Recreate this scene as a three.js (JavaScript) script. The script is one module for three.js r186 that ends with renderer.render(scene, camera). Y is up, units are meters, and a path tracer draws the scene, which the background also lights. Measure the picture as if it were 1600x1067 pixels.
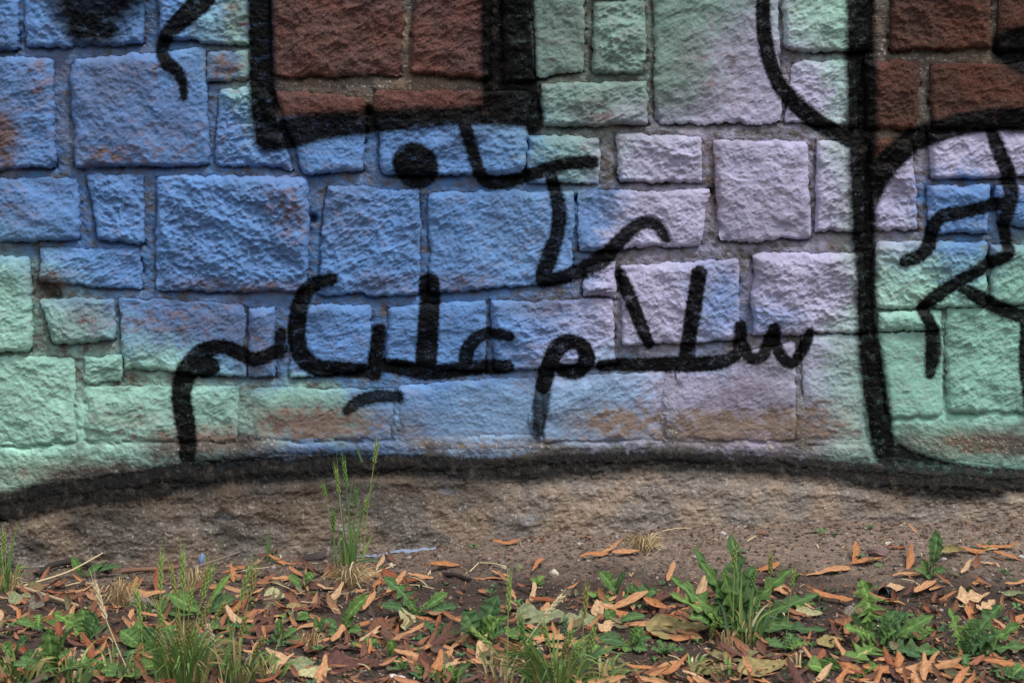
import * as THREE from 'three';
import { mergeGeometries } from 'three/addons/utils/BufferGeometryUtils.js';

// ───────────────────────── camera, sky, sun, exposure ─────────────────────────
const scene = new THREE.Scene();
const F = 2667, PITCH = 8.8 * Math.PI / 180, CAM = [0, 1.1, 4.0];
const camera = new THREE.PerspectiveCamera(2 * Math.atan(533.5 / F) * 180 / Math.PI, 1024 / 682, 0.1, 120);
camera.position.set(...CAM);
camera.rotation.set(-PITCH, 0, 0);
camera.focus = 3.95; camera.userData.fStop = 7.1;
scene.add(camera);

const SUN = new THREE.Vector3(0.42, 1.0, 0.36).normalize();
{ // overcast sky: brighter overhead, softly brighter round the veiled sun
  const w = 128, h = 64, d = new Float32Array(w * h * 4);
  for (let j = 0; j < h; j++) for (let i = 0; i < w; i++) {
    const el = ((j + 0.5) / h - 0.5) * Math.PI, az = ((i + 0.5) / w - 0.5) * 2 * Math.PI;
    const v = new THREE.Vector3(Math.cos(el) * Math.cos(az), Math.sin(el), Math.cos(el) * Math.sin(az));
    const s = Math.max(0, Math.sin(el)), g = Math.exp((v.dot(SUN) - 1) * 5);
    const L = el < 0 ? 0.10 : 0.62 * (0.22 + 0.98 * s) + 0.55 * g;
    const o = (j * w + i) * 4;
    d[o] = L * 0.97; d[o + 1] = L * 1.0; d[o + 2] = L * (el < 0 ? 0.9 : 1.06); d[o + 3] = 1;
  }
  const t = new THREE.DataTexture(d, w, h, THREE.RGBAFormat, THREE.FloatType);
  t.mapping = THREE.EquirectangularReflectionMapping; t.magFilter = t.minFilter = THREE.LinearFilter; t.needsUpdate = true;
  scene.background = t; scene.environment = t;
}
const sun = new THREE.DirectionalLight(new THREE.Color(1.0, 0.965, 0.91), 1.5);
sun.position.copy(SUN).multiplyScalar(12); sun.castShadow = true; sun.shadow.radius = 20;
Object.assign(sun.shadow.camera, { left: -4, right: 4, top: 4, bottom: -4, near: 1, far: 30 });
sun.shadow.mapSize.set(2048, 2048);
scene.add(sun, sun.target);

const renderer = new THREE.WebGLRenderer({ antialias: true });
renderer.setSize(1024, 682);
renderer.toneMapping = THREE.LinearToneMapping;
renderer.toneMappingExposure = 1.72;
renderer.shadowMap.enabled = true;

// ───────────────────────── helpers ─────────────────────────
function rng(seed) { let a = seed >>> 0; return () => { a = (a + 0x6D2B79F5) | 0; let t = Math.imul(a ^ (a >>> 15), 1 | a); t = (t + Math.imul(t ^ (t >>> 7), 61 | t)) ^ t; return ((t ^ (t >>> 14)) >>> 0) / 4294967296; }; }
const R0 = rng(7);
const PERM = new Uint8Array(512), GX = new Float32Array(256), GY = new Float32Array(256), RA = new Float32Array(256), RB = new Float32Array(256), RC = new Float32Array(256), RD = new Float32Array(256), RE = new Float32Array(256);
{ const p = [...Array(256).keys()]; for (let i = 255; i > 0; i--) { const j = Math.floor(R0() * (i + 1)); [p[i], p[j]] = [p[j], p[i]]; } for (let i = 0; i < 512; i++) PERM[i] = p[i & 255];
  for (let i = 0; i < 256; i++) { const a = R0() * 6.2832; GX[i] = Math.cos(a); GY[i] = Math.sin(a); RA[i] = R0(); RB[i] = R0(); RC[i] = R0() - 0.5; RD[i] = R0() - 0.5; RE[i] = R0(); } }
function noise(x, y) { // gradient noise, about -0.7..0.7
  const xi = Math.floor(x), yi = Math.floor(y), fx = x - xi, fy = y - yi, X = xi & 255, Y = yi & 255;
  const u = fx * fx * fx * (fx * (fx * 6 - 15) + 10), v = fy * fy * fy * (fy * (fy * 6 - 15) + 10);
  const a = PERM[X + PERM[Y]], b = PERM[X + 1 + PERM[Y]], c = PERM[X + PERM[Y + 1]], d = PERM[X + 1 + PERM[Y + 1]];
  const na = GX[a] * fx + GY[a] * fy, nb = GX[b] * (fx - 1) + GY[b] * fy, nc = GX[c] * fx + GY[c] * (fy - 1), nd = GX[d] * (fx - 1) + GY[d] * (fy - 1);
  return na + u * (nb - na) + v * (nc + u * (nd - nc) - na - u * (nb - na));
}
function fbm(x, y, o = 4) { let s = 0, a = 1; for (let i = 0; i < o; i++) { s += a * noise(x, y); x = x * 2.03 + 17.1; y = y * 2.03 + 5.7; a *= 0.5; } return s; }
function chip(x, y) { // broken rock: shallow tilted scoops that meet in ridges, about 0..1
  const xi = Math.floor(x), yi = Math.floor(y); let m = 9;
  for (let j = -1; j < 2; j++) for (let i = -1; i < 2; i++) {
    const k = PERM[((xi + i) & 255) + PERM[(yi + j) & 255]];
    const dx = xi + i + RA[k] - x, dy = yi + j + RB[k] - y;
    const h = 0.55 * (dx * dx + dy * dy) + 1.1 * RC[k] * dx + 1.5 * RD[k] * dy + 0.5 * RE[k];
    if (h < m) m = h;
  }
  return m;
}
const ss = (a, b, x) => { const t = Math.min(1, Math.max(0, (x - a) / (b - a))); return t * t * (3 - 2 * t); };
const lerp = (a, b, t) => a + (b - a) * t;
const clamp = (x, a = 0, b = 1) => Math.min(b, Math.max(a, x));
const CP = Math.cos(PITCH), SP = Math.sin(PITCH);
// a point of the plane z = const, from a measure taken off the photograph
function W(px, py, z = 0) { const dx = (px - 800) / F, dy = (533.5 - py) / F, t = (CAM[2] - z) / (CP + dy * SP); return [t * dx, CAM[1] + t * (-SP + dy * CP)]; }
function table(rows) { return x => { if (x <= rows[0][0]) return rows[0][1]; for (let i = 1; i < rows.length; i++) if (x <= rows[i][0]) { const [a, b] = rows[i - 1], [c, d] = rows[i], t = (x - a) / (c - a); return b + (d - b) * t * t * (3 - 2 * t); } return rows[rows.length - 1][1]; }; }
const wallTable = (rows, z) => { const f = table(rows); return table(Array.from({ length: 60 }, (_, i) => -500 + i * 45).map(px => { const p = W(px, f(px), z); return [p[0], p[1]]; })); };
const counts = {};
const numbered = n => { const k = counts[n] = (counts[n] ?? -1) + 1; return k ? `${n}_${String(k).padStart(3, '0')}` : n; };
function geom(pos, idx, uv, col) {
  const g = new THREE.BufferGeometry();
  g.setAttribute('position', new THREE.BufferAttribute(pos instanceof Float32Array ? pos : new Float32Array(pos), 3));
  if (uv) g.setAttribute('uv', new THREE.BufferAttribute(uv instanceof Float32Array ? uv : new Float32Array(uv), 2));
  if (col) g.setAttribute('color', new THREE.BufferAttribute(col instanceof Float32Array ? col : new Float32Array(col), 3));
  g.setIndex(new THREE.BufferAttribute(idx instanceof Uint32Array ? idx : new Uint32Array(idx), 1));
  g.computeVertexNormals();
  return g;
}
function mesh(name, g, m, parent) { const o = new THREE.Mesh(g, m); o.name = parent === scene ? numbered(name) : name; o.castShadow = o.receiveShadow = true; parent.add(o); return o; }
function part(name, g, m, parent) { const n = parent.children.filter(c => c.name.replace(/_\d+$/, '') === name).length; const o = new THREE.Mesh(g, m); o.name = n ? `${name}_${String(n).padStart(3, '0')}` : name; o.castShadow = o.receiveShadow = true; parent.add(o); return o; }
function thing(name, label, category, pos = [0, 0, 0], group) { const o = new THREE.Group(); o.name = numbered(name); o.position.set(...pos); o.userData = { label, category }; if (group) o.userData.group = group; scene.add(o); return o; }
function tag(o, label, category, group) { o.userData.label = label; o.userData.category = category; if (group) o.userData.group = group; return o; }

// ───────────────────────── stones of the wall (corners: top left, top right, bottom right, bottom left) ─────────────────────────
const STONES = [
  // far left to right, top course
  [-110, -70, 26, -70, 28, 76, -110, 82], [36, -70, 224, -70, 224, 70, 40, 74], [246, -70, 388, -70, 388, 72, 248, 60],
  [424, -85, 628, -85, 628, 116, 426, 122], [656, -85, 772, -85, 764, 126, 640, 114], [786, -85, 824, -85, 836, 122, 788, 128],
  [831, -75, 914, -75, 911, 112, 838, 122], [927, 3, 1008, 0, 1006, 117, 925, 113], [925, -75, 1012, -75, 1009, -6, 927, -5],
  [1021, -80, 1214, -80, 1223, 192, 1024, 194, { rough: 0.55, bulge: 0.008 }],
  [1224, -70, 1366, -70, 1362, 80, 1226, 80], [1391, -70, 1548, -70, 1548, 76, 1393, 80], [1560, -70, 1720, -70, 1720, 76, 1558, 78],
  // second course
  [-110, 90, 82, 90, 86, 261, -110, 264], [108, 92, 320, 74, 327, 258, 116, 262, { bulge: 0.02 }], [324, 80, 388, 78, 388, 123, 324, 124],
  [342, 139, 418, 134, 458, 266, 336, 258], [428, 141, 571, 150, 567, 270, 474, 270], [586, 141, 832, 141, 817, 274, 596, 272],
  [845, 130, 1010, 127, 1011, 194, 848, 198], [1238, 97, 1340, 92, 1340, 199, 1228, 190], [1352, 95, 1437, 95, 1434, 203, 1353, 202], [1455, 99, 1720, 97, 1720, 196, 1455, 200],
  // third course
  [-110, 279, 121, 278, 123, 375, -110, 378], [135, 274, 224, 273, 224, 381, 153, 378], [244, 274, 482, 276, 480, 456, 244, 454, { bulge: 0.02 }],
  [512, 289, 656, 296, 655, 462, 496, 460], [668, 300, 898, 298, 892, 440, 672, 459], [822, 211, 938, 216, 936, 288, 826, 286],
  [962, 208, 1098, 211, 1096, 286, 967, 283], [904, 299, 1108, 296, 1094, 385, 905, 393], [1114, 219, 1263, 219, 1266, 374, 1124, 376],
  [1277, 221, 1352, 219, 1350, 361, 1274, 362], [1360, 216, 1425, 216, 1434, 360, 1362, 361], [1452, 207, 1720, 207, 1720, 272, 1456, 280],
  [1449, 290, 1545, 288, 1543, 364, 1450, 364], [1557, 290, 1720, 288, 1720, 372, 1560, 350],
  // fourth course
  [-110, 398, 46, 402, 50, 548, -110, 554], [62, 387, 218, 388, 221, 453, 62, 440], [62, 468, 178, 466, 179, 533, 80, 537],
  [186, 466, 380, 477, 384, 589, 192, 577], [388, 481, 429, 481, 429, 589, 388, 589], [455, 475, 580, 475, 578, 577, 451, 592],
  [604, 480, 760, 468, 758, 580, 604, 566], [768, 470, 957, 466, 963, 567, 770, 582], [914, 417, 962, 408, 963, 466, 911, 462],
  [970, 416, 1155, 404, 1157, 530, 974, 542], [1177, 397, 1350, 394, 1352, 520, 1176, 524], [1368, 377, 1542, 377, 1542, 478, 1368, 482], [1549, 384, 1720, 380, 1720, 474, 1548, 476],
  [1371, 488, 1473, 485, 1471, 515, 1372, 518],
  // fifth course, its joints rubbed flush
  [-110, 559, 116, 556, 119, 692, -110, 706, { flush: 0.5 }], [130, 556, 189, 556, 190, 597, 131, 600, { flush: 0.6 }], [132, 604, 374, 604, 373, 690, 134, 692, { flush: 0.8 }],
  [392, 606, 617, 606, 614, 688, 394, 688, { flush: 0.8 }], [622, 602, 838, 590, 840, 690, 622, 692, { flush: 1 }], [846, 590, 1040, 580, 1038, 690, 848, 692, { flush: 0.8 }],
  [1058, 574, 1243, 532, 1246, 690, 1056, 692, { flush: 0.8 }], [1254, 527, 1352, 525, 1364, 696, 1256, 694, { flush: 0.9 }], [1374, 521, 1474, 520, 1474, 652, 1384, 656, { flush: 0.8 }], [1480, 480, 1720, 480, 1720, 650, 1480, 644, { flush: 0.7 }],
];
{ // the wall goes on beyond the frame, course by course
  const r = rng(41);
  const rows = [[-330, -210], [-200, -84]];
  for (const [y0, y1] of rows) { let x = -640; while (x < 2240) { const w = 90 + r() * 150; STONES.push([x + 6, y0, x + w - 6, y0 + r() * 6, x + w - 6, y1 - r() * 5, x + 6, y1]); x += w; } }
  const side = [[-72, 78], [90, 262], [278, 376], [396, 550], [560, 700]];
  for (const [y0, y1] of side) for (const [a, b] of [[-640, -116], [1728, 2240]]) { const n = 3; for (let k = 0; k < n; k++) { const w = (b - a) / n; STONES.push([a + k * w + 6, y0, a + (k + 1) * w - 6, y0 + r() * 5, a + (k + 1) * w - 6, y1, a + k * w + 6, y1 - r() * 5]); } }
}
const rs = rng(11);
const stones = STONES.map((s, i) => {
  const o = s[8] || {}, c = [[s[0], s[1]], [s[2], s[3]], [s[4], s[5]], [s[6], s[7]]].map(p => W(p[0], p[1]));
  const wv = (a, b) => Math.hypot(a[0] - b[0], a[1] - b[1]);
  const w = Math.max(wv(c[0], c[1]), wv(c[3], c[2])), h = Math.max(wv(c[0], c[3]), wv(c[1], c[2]));
  const out = Math.abs((c[0][0] + c[1][0]) / 2) > 1.28 || c[3][1] > 1.36;
  const step = out ? 0.007 : 0.0026;
  const nu = Math.max(12, Math.round(w / step)), nv = Math.max(10, Math.round(h / step));
  const rad = Math.min(w, h) * (0.03 + 0.06 * rs());
  // one side between two rounded corners, as a function of 0..1
  const edge = (a, b, prev, next, n) => {
    const L = wv(a, b), r = Math.min(rad, L * 0.45), dir = [(b[0] - a[0]) / L, (b[1] - a[1]) / L];
    const A = [a[0] + dir[0] * r, a[1] + dir[1] * r], B = [b[0] - dir[0] * r, b[1] - dir[1] * r];
    const Lp = wv(prev, a), Ln = wv(b, next), A0 = [a[0] + (prev[0] - a[0]) / Lp * r, a[1] + (prev[1] - a[1]) / Lp * r], B0 = [b[0] + (next[0] - b[0]) / Ln * r, b[1] + (next[1] - b[1]) / Ln * r];
    const q = (p0, p1, p2, t) => [0, 1].map(k => (1 - t) * (1 - t) * p0[k] + 2 * t * (1 - t) * p1[k] + t * t * p2[k]);
    const e = Math.min(0.3, r / L * 0.9), pts = [];
    for (let k = 0; k <= n; k++) { const t = k / n; pts.push(t < e ? q(A0, a, A, 0.5 + 0.5 * t / e) : t > 1 - e ? q(B, b, B0, 0.5 * (t - 1 + e) / e) : [0, 1].map(m => lerp(A[m], B[m], (t - e) / (1 - 2 * e)))); }
    return pts;
  };
  const T = edge(c[0], c[1], c[3], c[2], nu), Rr = edge(c[1], c[2], c[0], c[3], nv), Bm = edge(c[2], c[3], c[1], c[0], nu).reverse(), Lf = edge(c[3], c[0], c[2], c[1], nv).reverse();
  const cx = (c[0][0] + c[1][0] + c[2][0] + c[3][0]) / 4, cy = (c[0][1] + c[1][1] + c[2][1] + c[3][1]) / 4;
  const seen = new Set();
  for (const E of [T, Rr, Bm, Lf]) for (const p of E) if (!seen.has(p)) { seen.add(p);
    const k = 0.0065 * noise(p[0] * 15 + i, p[1] * 15) + 0.0055 * noise(p[0] * 48, p[1] * 48 + i) + 0.0030 * noise(p[0] * 130, p[1] * 130);
    const l = Math.hypot(p[0] - cx, p[1] - cy); p[0] += (p[0] - cx) / l * k; p[1] += (p[1] - cy) / l * k * 1.3; }
  T[0] = Lf[0]; T[nu] = Rr[0]; Bm[0] = Lf[nv]; Bm[nu] = Rr[nv];
  const ring = [...T.slice(0, nu), ...Rr.slice(0, nv), ...Bm.slice(1).reverse(), ...Lf.slice(1).reverse()];
  const poly = ring.filter((_, k) => k % (out ? 2 : 4) === 0);
  const xs = poly.map(p => p[0]), ys = poly.map(p => p[1]);
  return { c, o, w, h, nu, nv, T, R: Rr, B: Bm, L: Lf, ring, poly, cx, cy, out, seed: i * 3.71, x0: Math.min(...xs), x1: Math.max(...xs), y0: Math.min(...ys), y1: Math.max(...ys),
    bulge: (o.bulge ?? 0.008 + 0.009 * rs()) * 0.7, e0: 0.001 + 0.004 * rs(), tx: (rs() - 0.5) * 0.06, ty: (rs() - 0.5) * 0.07, rough: o.rough ?? 0.72 + 0.36 * rs(), flush: o.flush || 0 };
});
function sdPoly(P, x, y) { // signed distance (inside negative) and the direction out of the nearest edge
  let best = 1e9, inside = false, bx = 0, by = 0;
  for (let i = 0, j = P.length - 1; i < P.length; j = i++) {
    const ax = P[j][0], ay = P[j][1], ex = P[i][0] - ax, ey = P[i][1] - ay, wx = x - ax, wy = y - ay;
    const t = clamp((wx * ex + wy * ey) / (ex * ex + ey * ey + 1e-12)), dx = wx - ex * t, dy = wy - ey * t, d = dx * dx + dy * dy;
    if (d < best) { best = d; bx = dx; by = dy; }
    if ((P[i][1] > y) !== (ay > y) && x < (ax - P[i][0]) * (y - P[i][1]) / (ay - P[i][1]) + P[i][0]) inside = !inside;
  }
  const d = Math.sqrt(best);
  return [inside ? -d : d, bx / (d + 1e-9), by / (d + 1e-9)];
}
function rock(X, Y, s, q) {
  const h1 = RA[Math.floor(s * 7.3) & 255], h2 = RB[Math.floor(s * 5.1) & 255], h3 = RE[Math.floor(s * 3.7) & 255], an = (h1 - 0.5) * 1.1, f = 0.72 + 0.6 * h2, x = f * (X * Math.cos(an) - Y * Math.sin(an)), y = f * (X * Math.sin(an) + Y * Math.cos(an)), A = 0.6 + 0.9 * h3, B = 1.35 - 0.7 * h1, C = 0.65 + 0.6 * h2; // metres of relief of a rock face broken with a pitching tool
  const wx = x + 0.008 * noise(x * 30 + s, y * 30), wy = y + 0.008 * noise(x * 30, y * 30 - s);
  return q * (0.012 * fbm(x * 8 + s, y * 10 - s, 2) + A * 0.0085 * (chip(wx * 15 + s, wy * 19 + s * 0.7) - 0.3) + B * 0.0056 * (chip(wx * 42 + s, wy * 52) - 0.3) + C * 0.0056 * (chip(wx * 86, wy * 104 + s) - 0.3) + 0.0026 * noise(x * 150, y * 175) + 0.0016 * noise(x * 290, y * 320));
}

// ───────────────────────── paint on the wall ─────────────────────────
const BLUE = [0.122, 0.268, 0.56], GREEN = [0.36, 0.64, 0.51], LILAC = [0.47, 0.45, 0.63], PALE = [0.27, 0.45, 0.68], SEA = [0.27, 0.52, 0.43], MOSS = [0.215, 0.335, 0.29];
const BLOBS = [ // where each coat was sprayed: centre, reach across and up, coat, weight
  [100, 180, 330, 300, BLUE, 1], [420, 420, 260, 230, BLUE, 1.2], [700, 330, 200, 200, BLUE, 1.1], [620, 560, 190, 90, BLUE, 1], [820, 500, 100, 110, BLUE, 0.6], [720, 640, 120, 50, PALE, 0.8], [930, 630, 110, 50, PALE, 1.2], [800, 380, 90, 90, PALE, 0.5],
  [820, 250, 70, 60, BLUE, 0.7], [930, 330, 55, 50, BLUE, 1], [1110, 470, 50, 70, BLUE, 1.3], [1205, 495, 45, 38, BLUE, 1.3], [980, 560, 60, 40, PALE, 0.9], [1085, 560, 60, 25, PALE, 0.9],
  [60, 640, 170, 110, GREEN, 1.6], [-40, 500, 120, 110, GREEN, 1.6], [220, 600, 130, 60, GREEN, 1.5], [120, 500, 60, 40, GREEN, 0.7], [450, 630, 90, 38, GREEN, 2.2], [330, 640, 90, 50, GREEN, 1.6],
  [-100, 800, 300, 120, GREEN, 0.8], [330, 50, 40, 70, GREEN, 0.5], [378, 60, 18, 120, GREEN, 1.1], [135, 20, 50, 50, [0.3, 0.4, 0.5], 0.6],
  [930, 90, 130, 150, MOSS, 1.7], [1080, 60, 110, 120, MOSS, 1.2], [1270, 30, 60, 70, [0.33, 0.53, 0.45], 1.3], [890, 240, 70, 50, SEA, 0.9], [1310, 120, 18, 150, GREEN, 1],
  [1180, 130, 80, 110, LILAC, 1.6], [1040, 250, 110, 80, LILAC, 1.7], [1060, 340, 90, 70, LILAC, 1.5], [1200, 300, 130, 130, LILAC, 2], [1260, 160, 60, 80, LILAC, 1.3], [1040, 480, 75, 90, LILAC, 1.6], [1270, 460, 100, 120, LILAC, 1.6], [1160, 640, 170, 90, LILAC, 1.3], [900, 540, 90, 90, LILAC, 0.55], [940, 440, 40, 40, LILAC, 0.9], [1400, 300, 45, 90, LILAC, 1.4], [1560, 240, 160, 45, LILAC, 1],
  [1330, 440, 20, 330, [0.40, 0.53, 0.49], 1.5], [1350, 650, 34, 90, [0.38, 0.52, 0.48], 1], [1310, 300, 18, 90, [0.38, 0.52, 0.47], 0.7],
  [1550, 330, 130, 55, BLUE, 1.4], [1420, 400, 50, 35, PALE, 0.7], [1500, 420, 60, 40, BLUE, 0.7], [1470, 600, 160, 130, SEA, 2.4], [1400, 450, 70, 60, GREEN, 1.5], [1650, 560, 160, 150, SEA, 2],
];
// unpainted or worn places: centre, reach, how bare
const BARE = [[0, 215, 34, 60, 0.9], [130, 230, 40, 40, 0.35], [355, 108, 36, 26, 0.75], [370, 20, 26, 50, 0.5], [230, 210, 160, 60, 0.3], [180, 130, 130, 60, 0.3], [300, 500, 120, 40, 0.45], [140, 500, 50, 30, 0.55], [75, 445, 26, 24, 0.9], [405, 540, 30, 60, 0.5], [420, 450, 70, 12, 0.6], [490, 662, 110, 30, 1.1], [620, 672, 60, 16, 0.5], [760, 694, 240, 14, 0.75], [1180, 560, 60, 26, 0.3], [620, 650, 80, 20, 0.35], [965, 660, 80, 30, 0.9], [1110, 668, 130, 36, 1.0], [1160, 610, 70, 26, 0.45], [1240, 668, 90, 44, 1.0], [1330, 695, 40, 20, 0.5], [210, 655, 120, 30, 0.35], [340, 692, 140, 30, 0.9], [120, 740, 200, 26, 0.75], [-40, 760, 160, 30, 0.5], [1120, 290, 12, 100, 0.4], [1110, 110, 80, 70, 0.3], [880, 60, 60, 80, 0.25], [940, 180, 60, 40, 0.35], [1190, 330, 80, 60, 0.2], [1560, 390, 40, 40, 0.3], [1450, 545, 26, 26, 0.3], [1530, 692, 130, 28, 0.95], [1430, 690, 40, 30, 0.6], [440, 300, 50, 60, 0.3], [540, 330, 60, 60, 0.3], [60, 130, 40, 60, 0.35], [170, 240, 70, 24, 0.5], [210, 110, 60, 30, 0.4], [455, 330, 26, 50, 0.5], [330, 445, 60, 14, 0.5], [30, 330, 50, 30, 0.3], [600, 440, 50, 20, 0.4], [720, 440, 60, 16, 0.5], [850, 480, 60, 20, 0.4], [260, 500, 80, 26, 0.45]].map(b => { const [x, y] = W(b[0], b[1]); return [x, y, b[2] * 0.0015, b[3] * 0.0015, b[4]]; });
const LOW = { nx: 0, ny: 0 }; // coats blended on a coarse grid
const TX0 = -2, TX1 = 2, TY0 = -0.2, TY1 = 1.6;
{ const st = 0.012, nx = Math.ceil((TX1 - TX0) / st) + 2, ny = Math.ceil((TY1 - TY0) / st) + 2, d = new Float32Array(nx * ny * 4);
  const bl = BLOBS.map(b => { const [x, y] = W(b[0], b[1]); return [x, y, b[2] * 0.0015, b[3] * 0.0015, b[4], b[5]]; });
  for (let j = 0; j < ny; j++) for (let i = 0; i < nx; i++) { const X = TX0 + i * st, Y = TY0 + j * st, x = X + 0.05 * fbm(X * 9, Y * 9, 2), y = Y + 0.05 * fbm(X * 9 + 31, Y * 9, 2);
    let r = 1e-6 * 0.12, g = 1e-6 * 0.3, b = 1e-6 * 0.6, s = 1e-6;
    for (const q of bl) { const u = (x - q[0]) / q[2], v = (y - q[1]) / q[3], w = q[5] ** 2 * Math.exp(-1.6 * (u * u + v * v)); r += w * q[4][0]; g += w * q[4][1]; b += w * q[4][2]; s += w; }
    let bare = 0; for (const q of BARE) { const u = (X - q[0]) / q[2], v = (Y - q[1]) / q[3], e = u * u + v * v; if (e < 5) bare = Math.max(bare, q[4] * Math.exp(-e * 0.9)); }
    const o = (j * nx + i) * 4; d[o] = r / s; d[o + 1] = g / s; d[o + 2] = b / s; d[o + 3] = bare; }
  Object.assign(LOW, { st, nx, ny, d }); }
function coat(x, y, out) { const u = clamp((x - TX0) / LOW.st, 0, LOW.nx - 1.01), v = clamp((y - TY0) / LOW.st, 0, LOW.ny - 1.01), i = Math.floor(u), j = Math.floor(v), a = u - i, b = v - j, o = (j * LOW.nx + i) * 4, p = o + LOW.nx * 4;
  for (let k = 0; k < 4; k++) out[k] = lerp(lerp(LOW.d[o + k], LOW.d[o + 4 + k], a), lerp(LOW.d[p + k], LOW.d[p + 4 + k], a), b); }
const insideBlock = (() => { const a = [W(413, -400), W(800, 185)], b = [W(1362, -400), W(2400, 196)]; return (x, y) => Math.max(ss(a[0][0] - 0.012, a[0][0] + 0.012, x) * ss(a[1][0] + 0.012, a[1][0] - 0.012, x) * ss(a[1][1] - 0.012, a[1][1] + 0.012, y), ss(b[0][0] - 0.01, b[0][0] + 0.01, x) * ss(b[1][1] - 0.015, b[1][1] + 0.015, y + 0.10 * ss(1.02, 0.87, x)) ); })();
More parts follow.
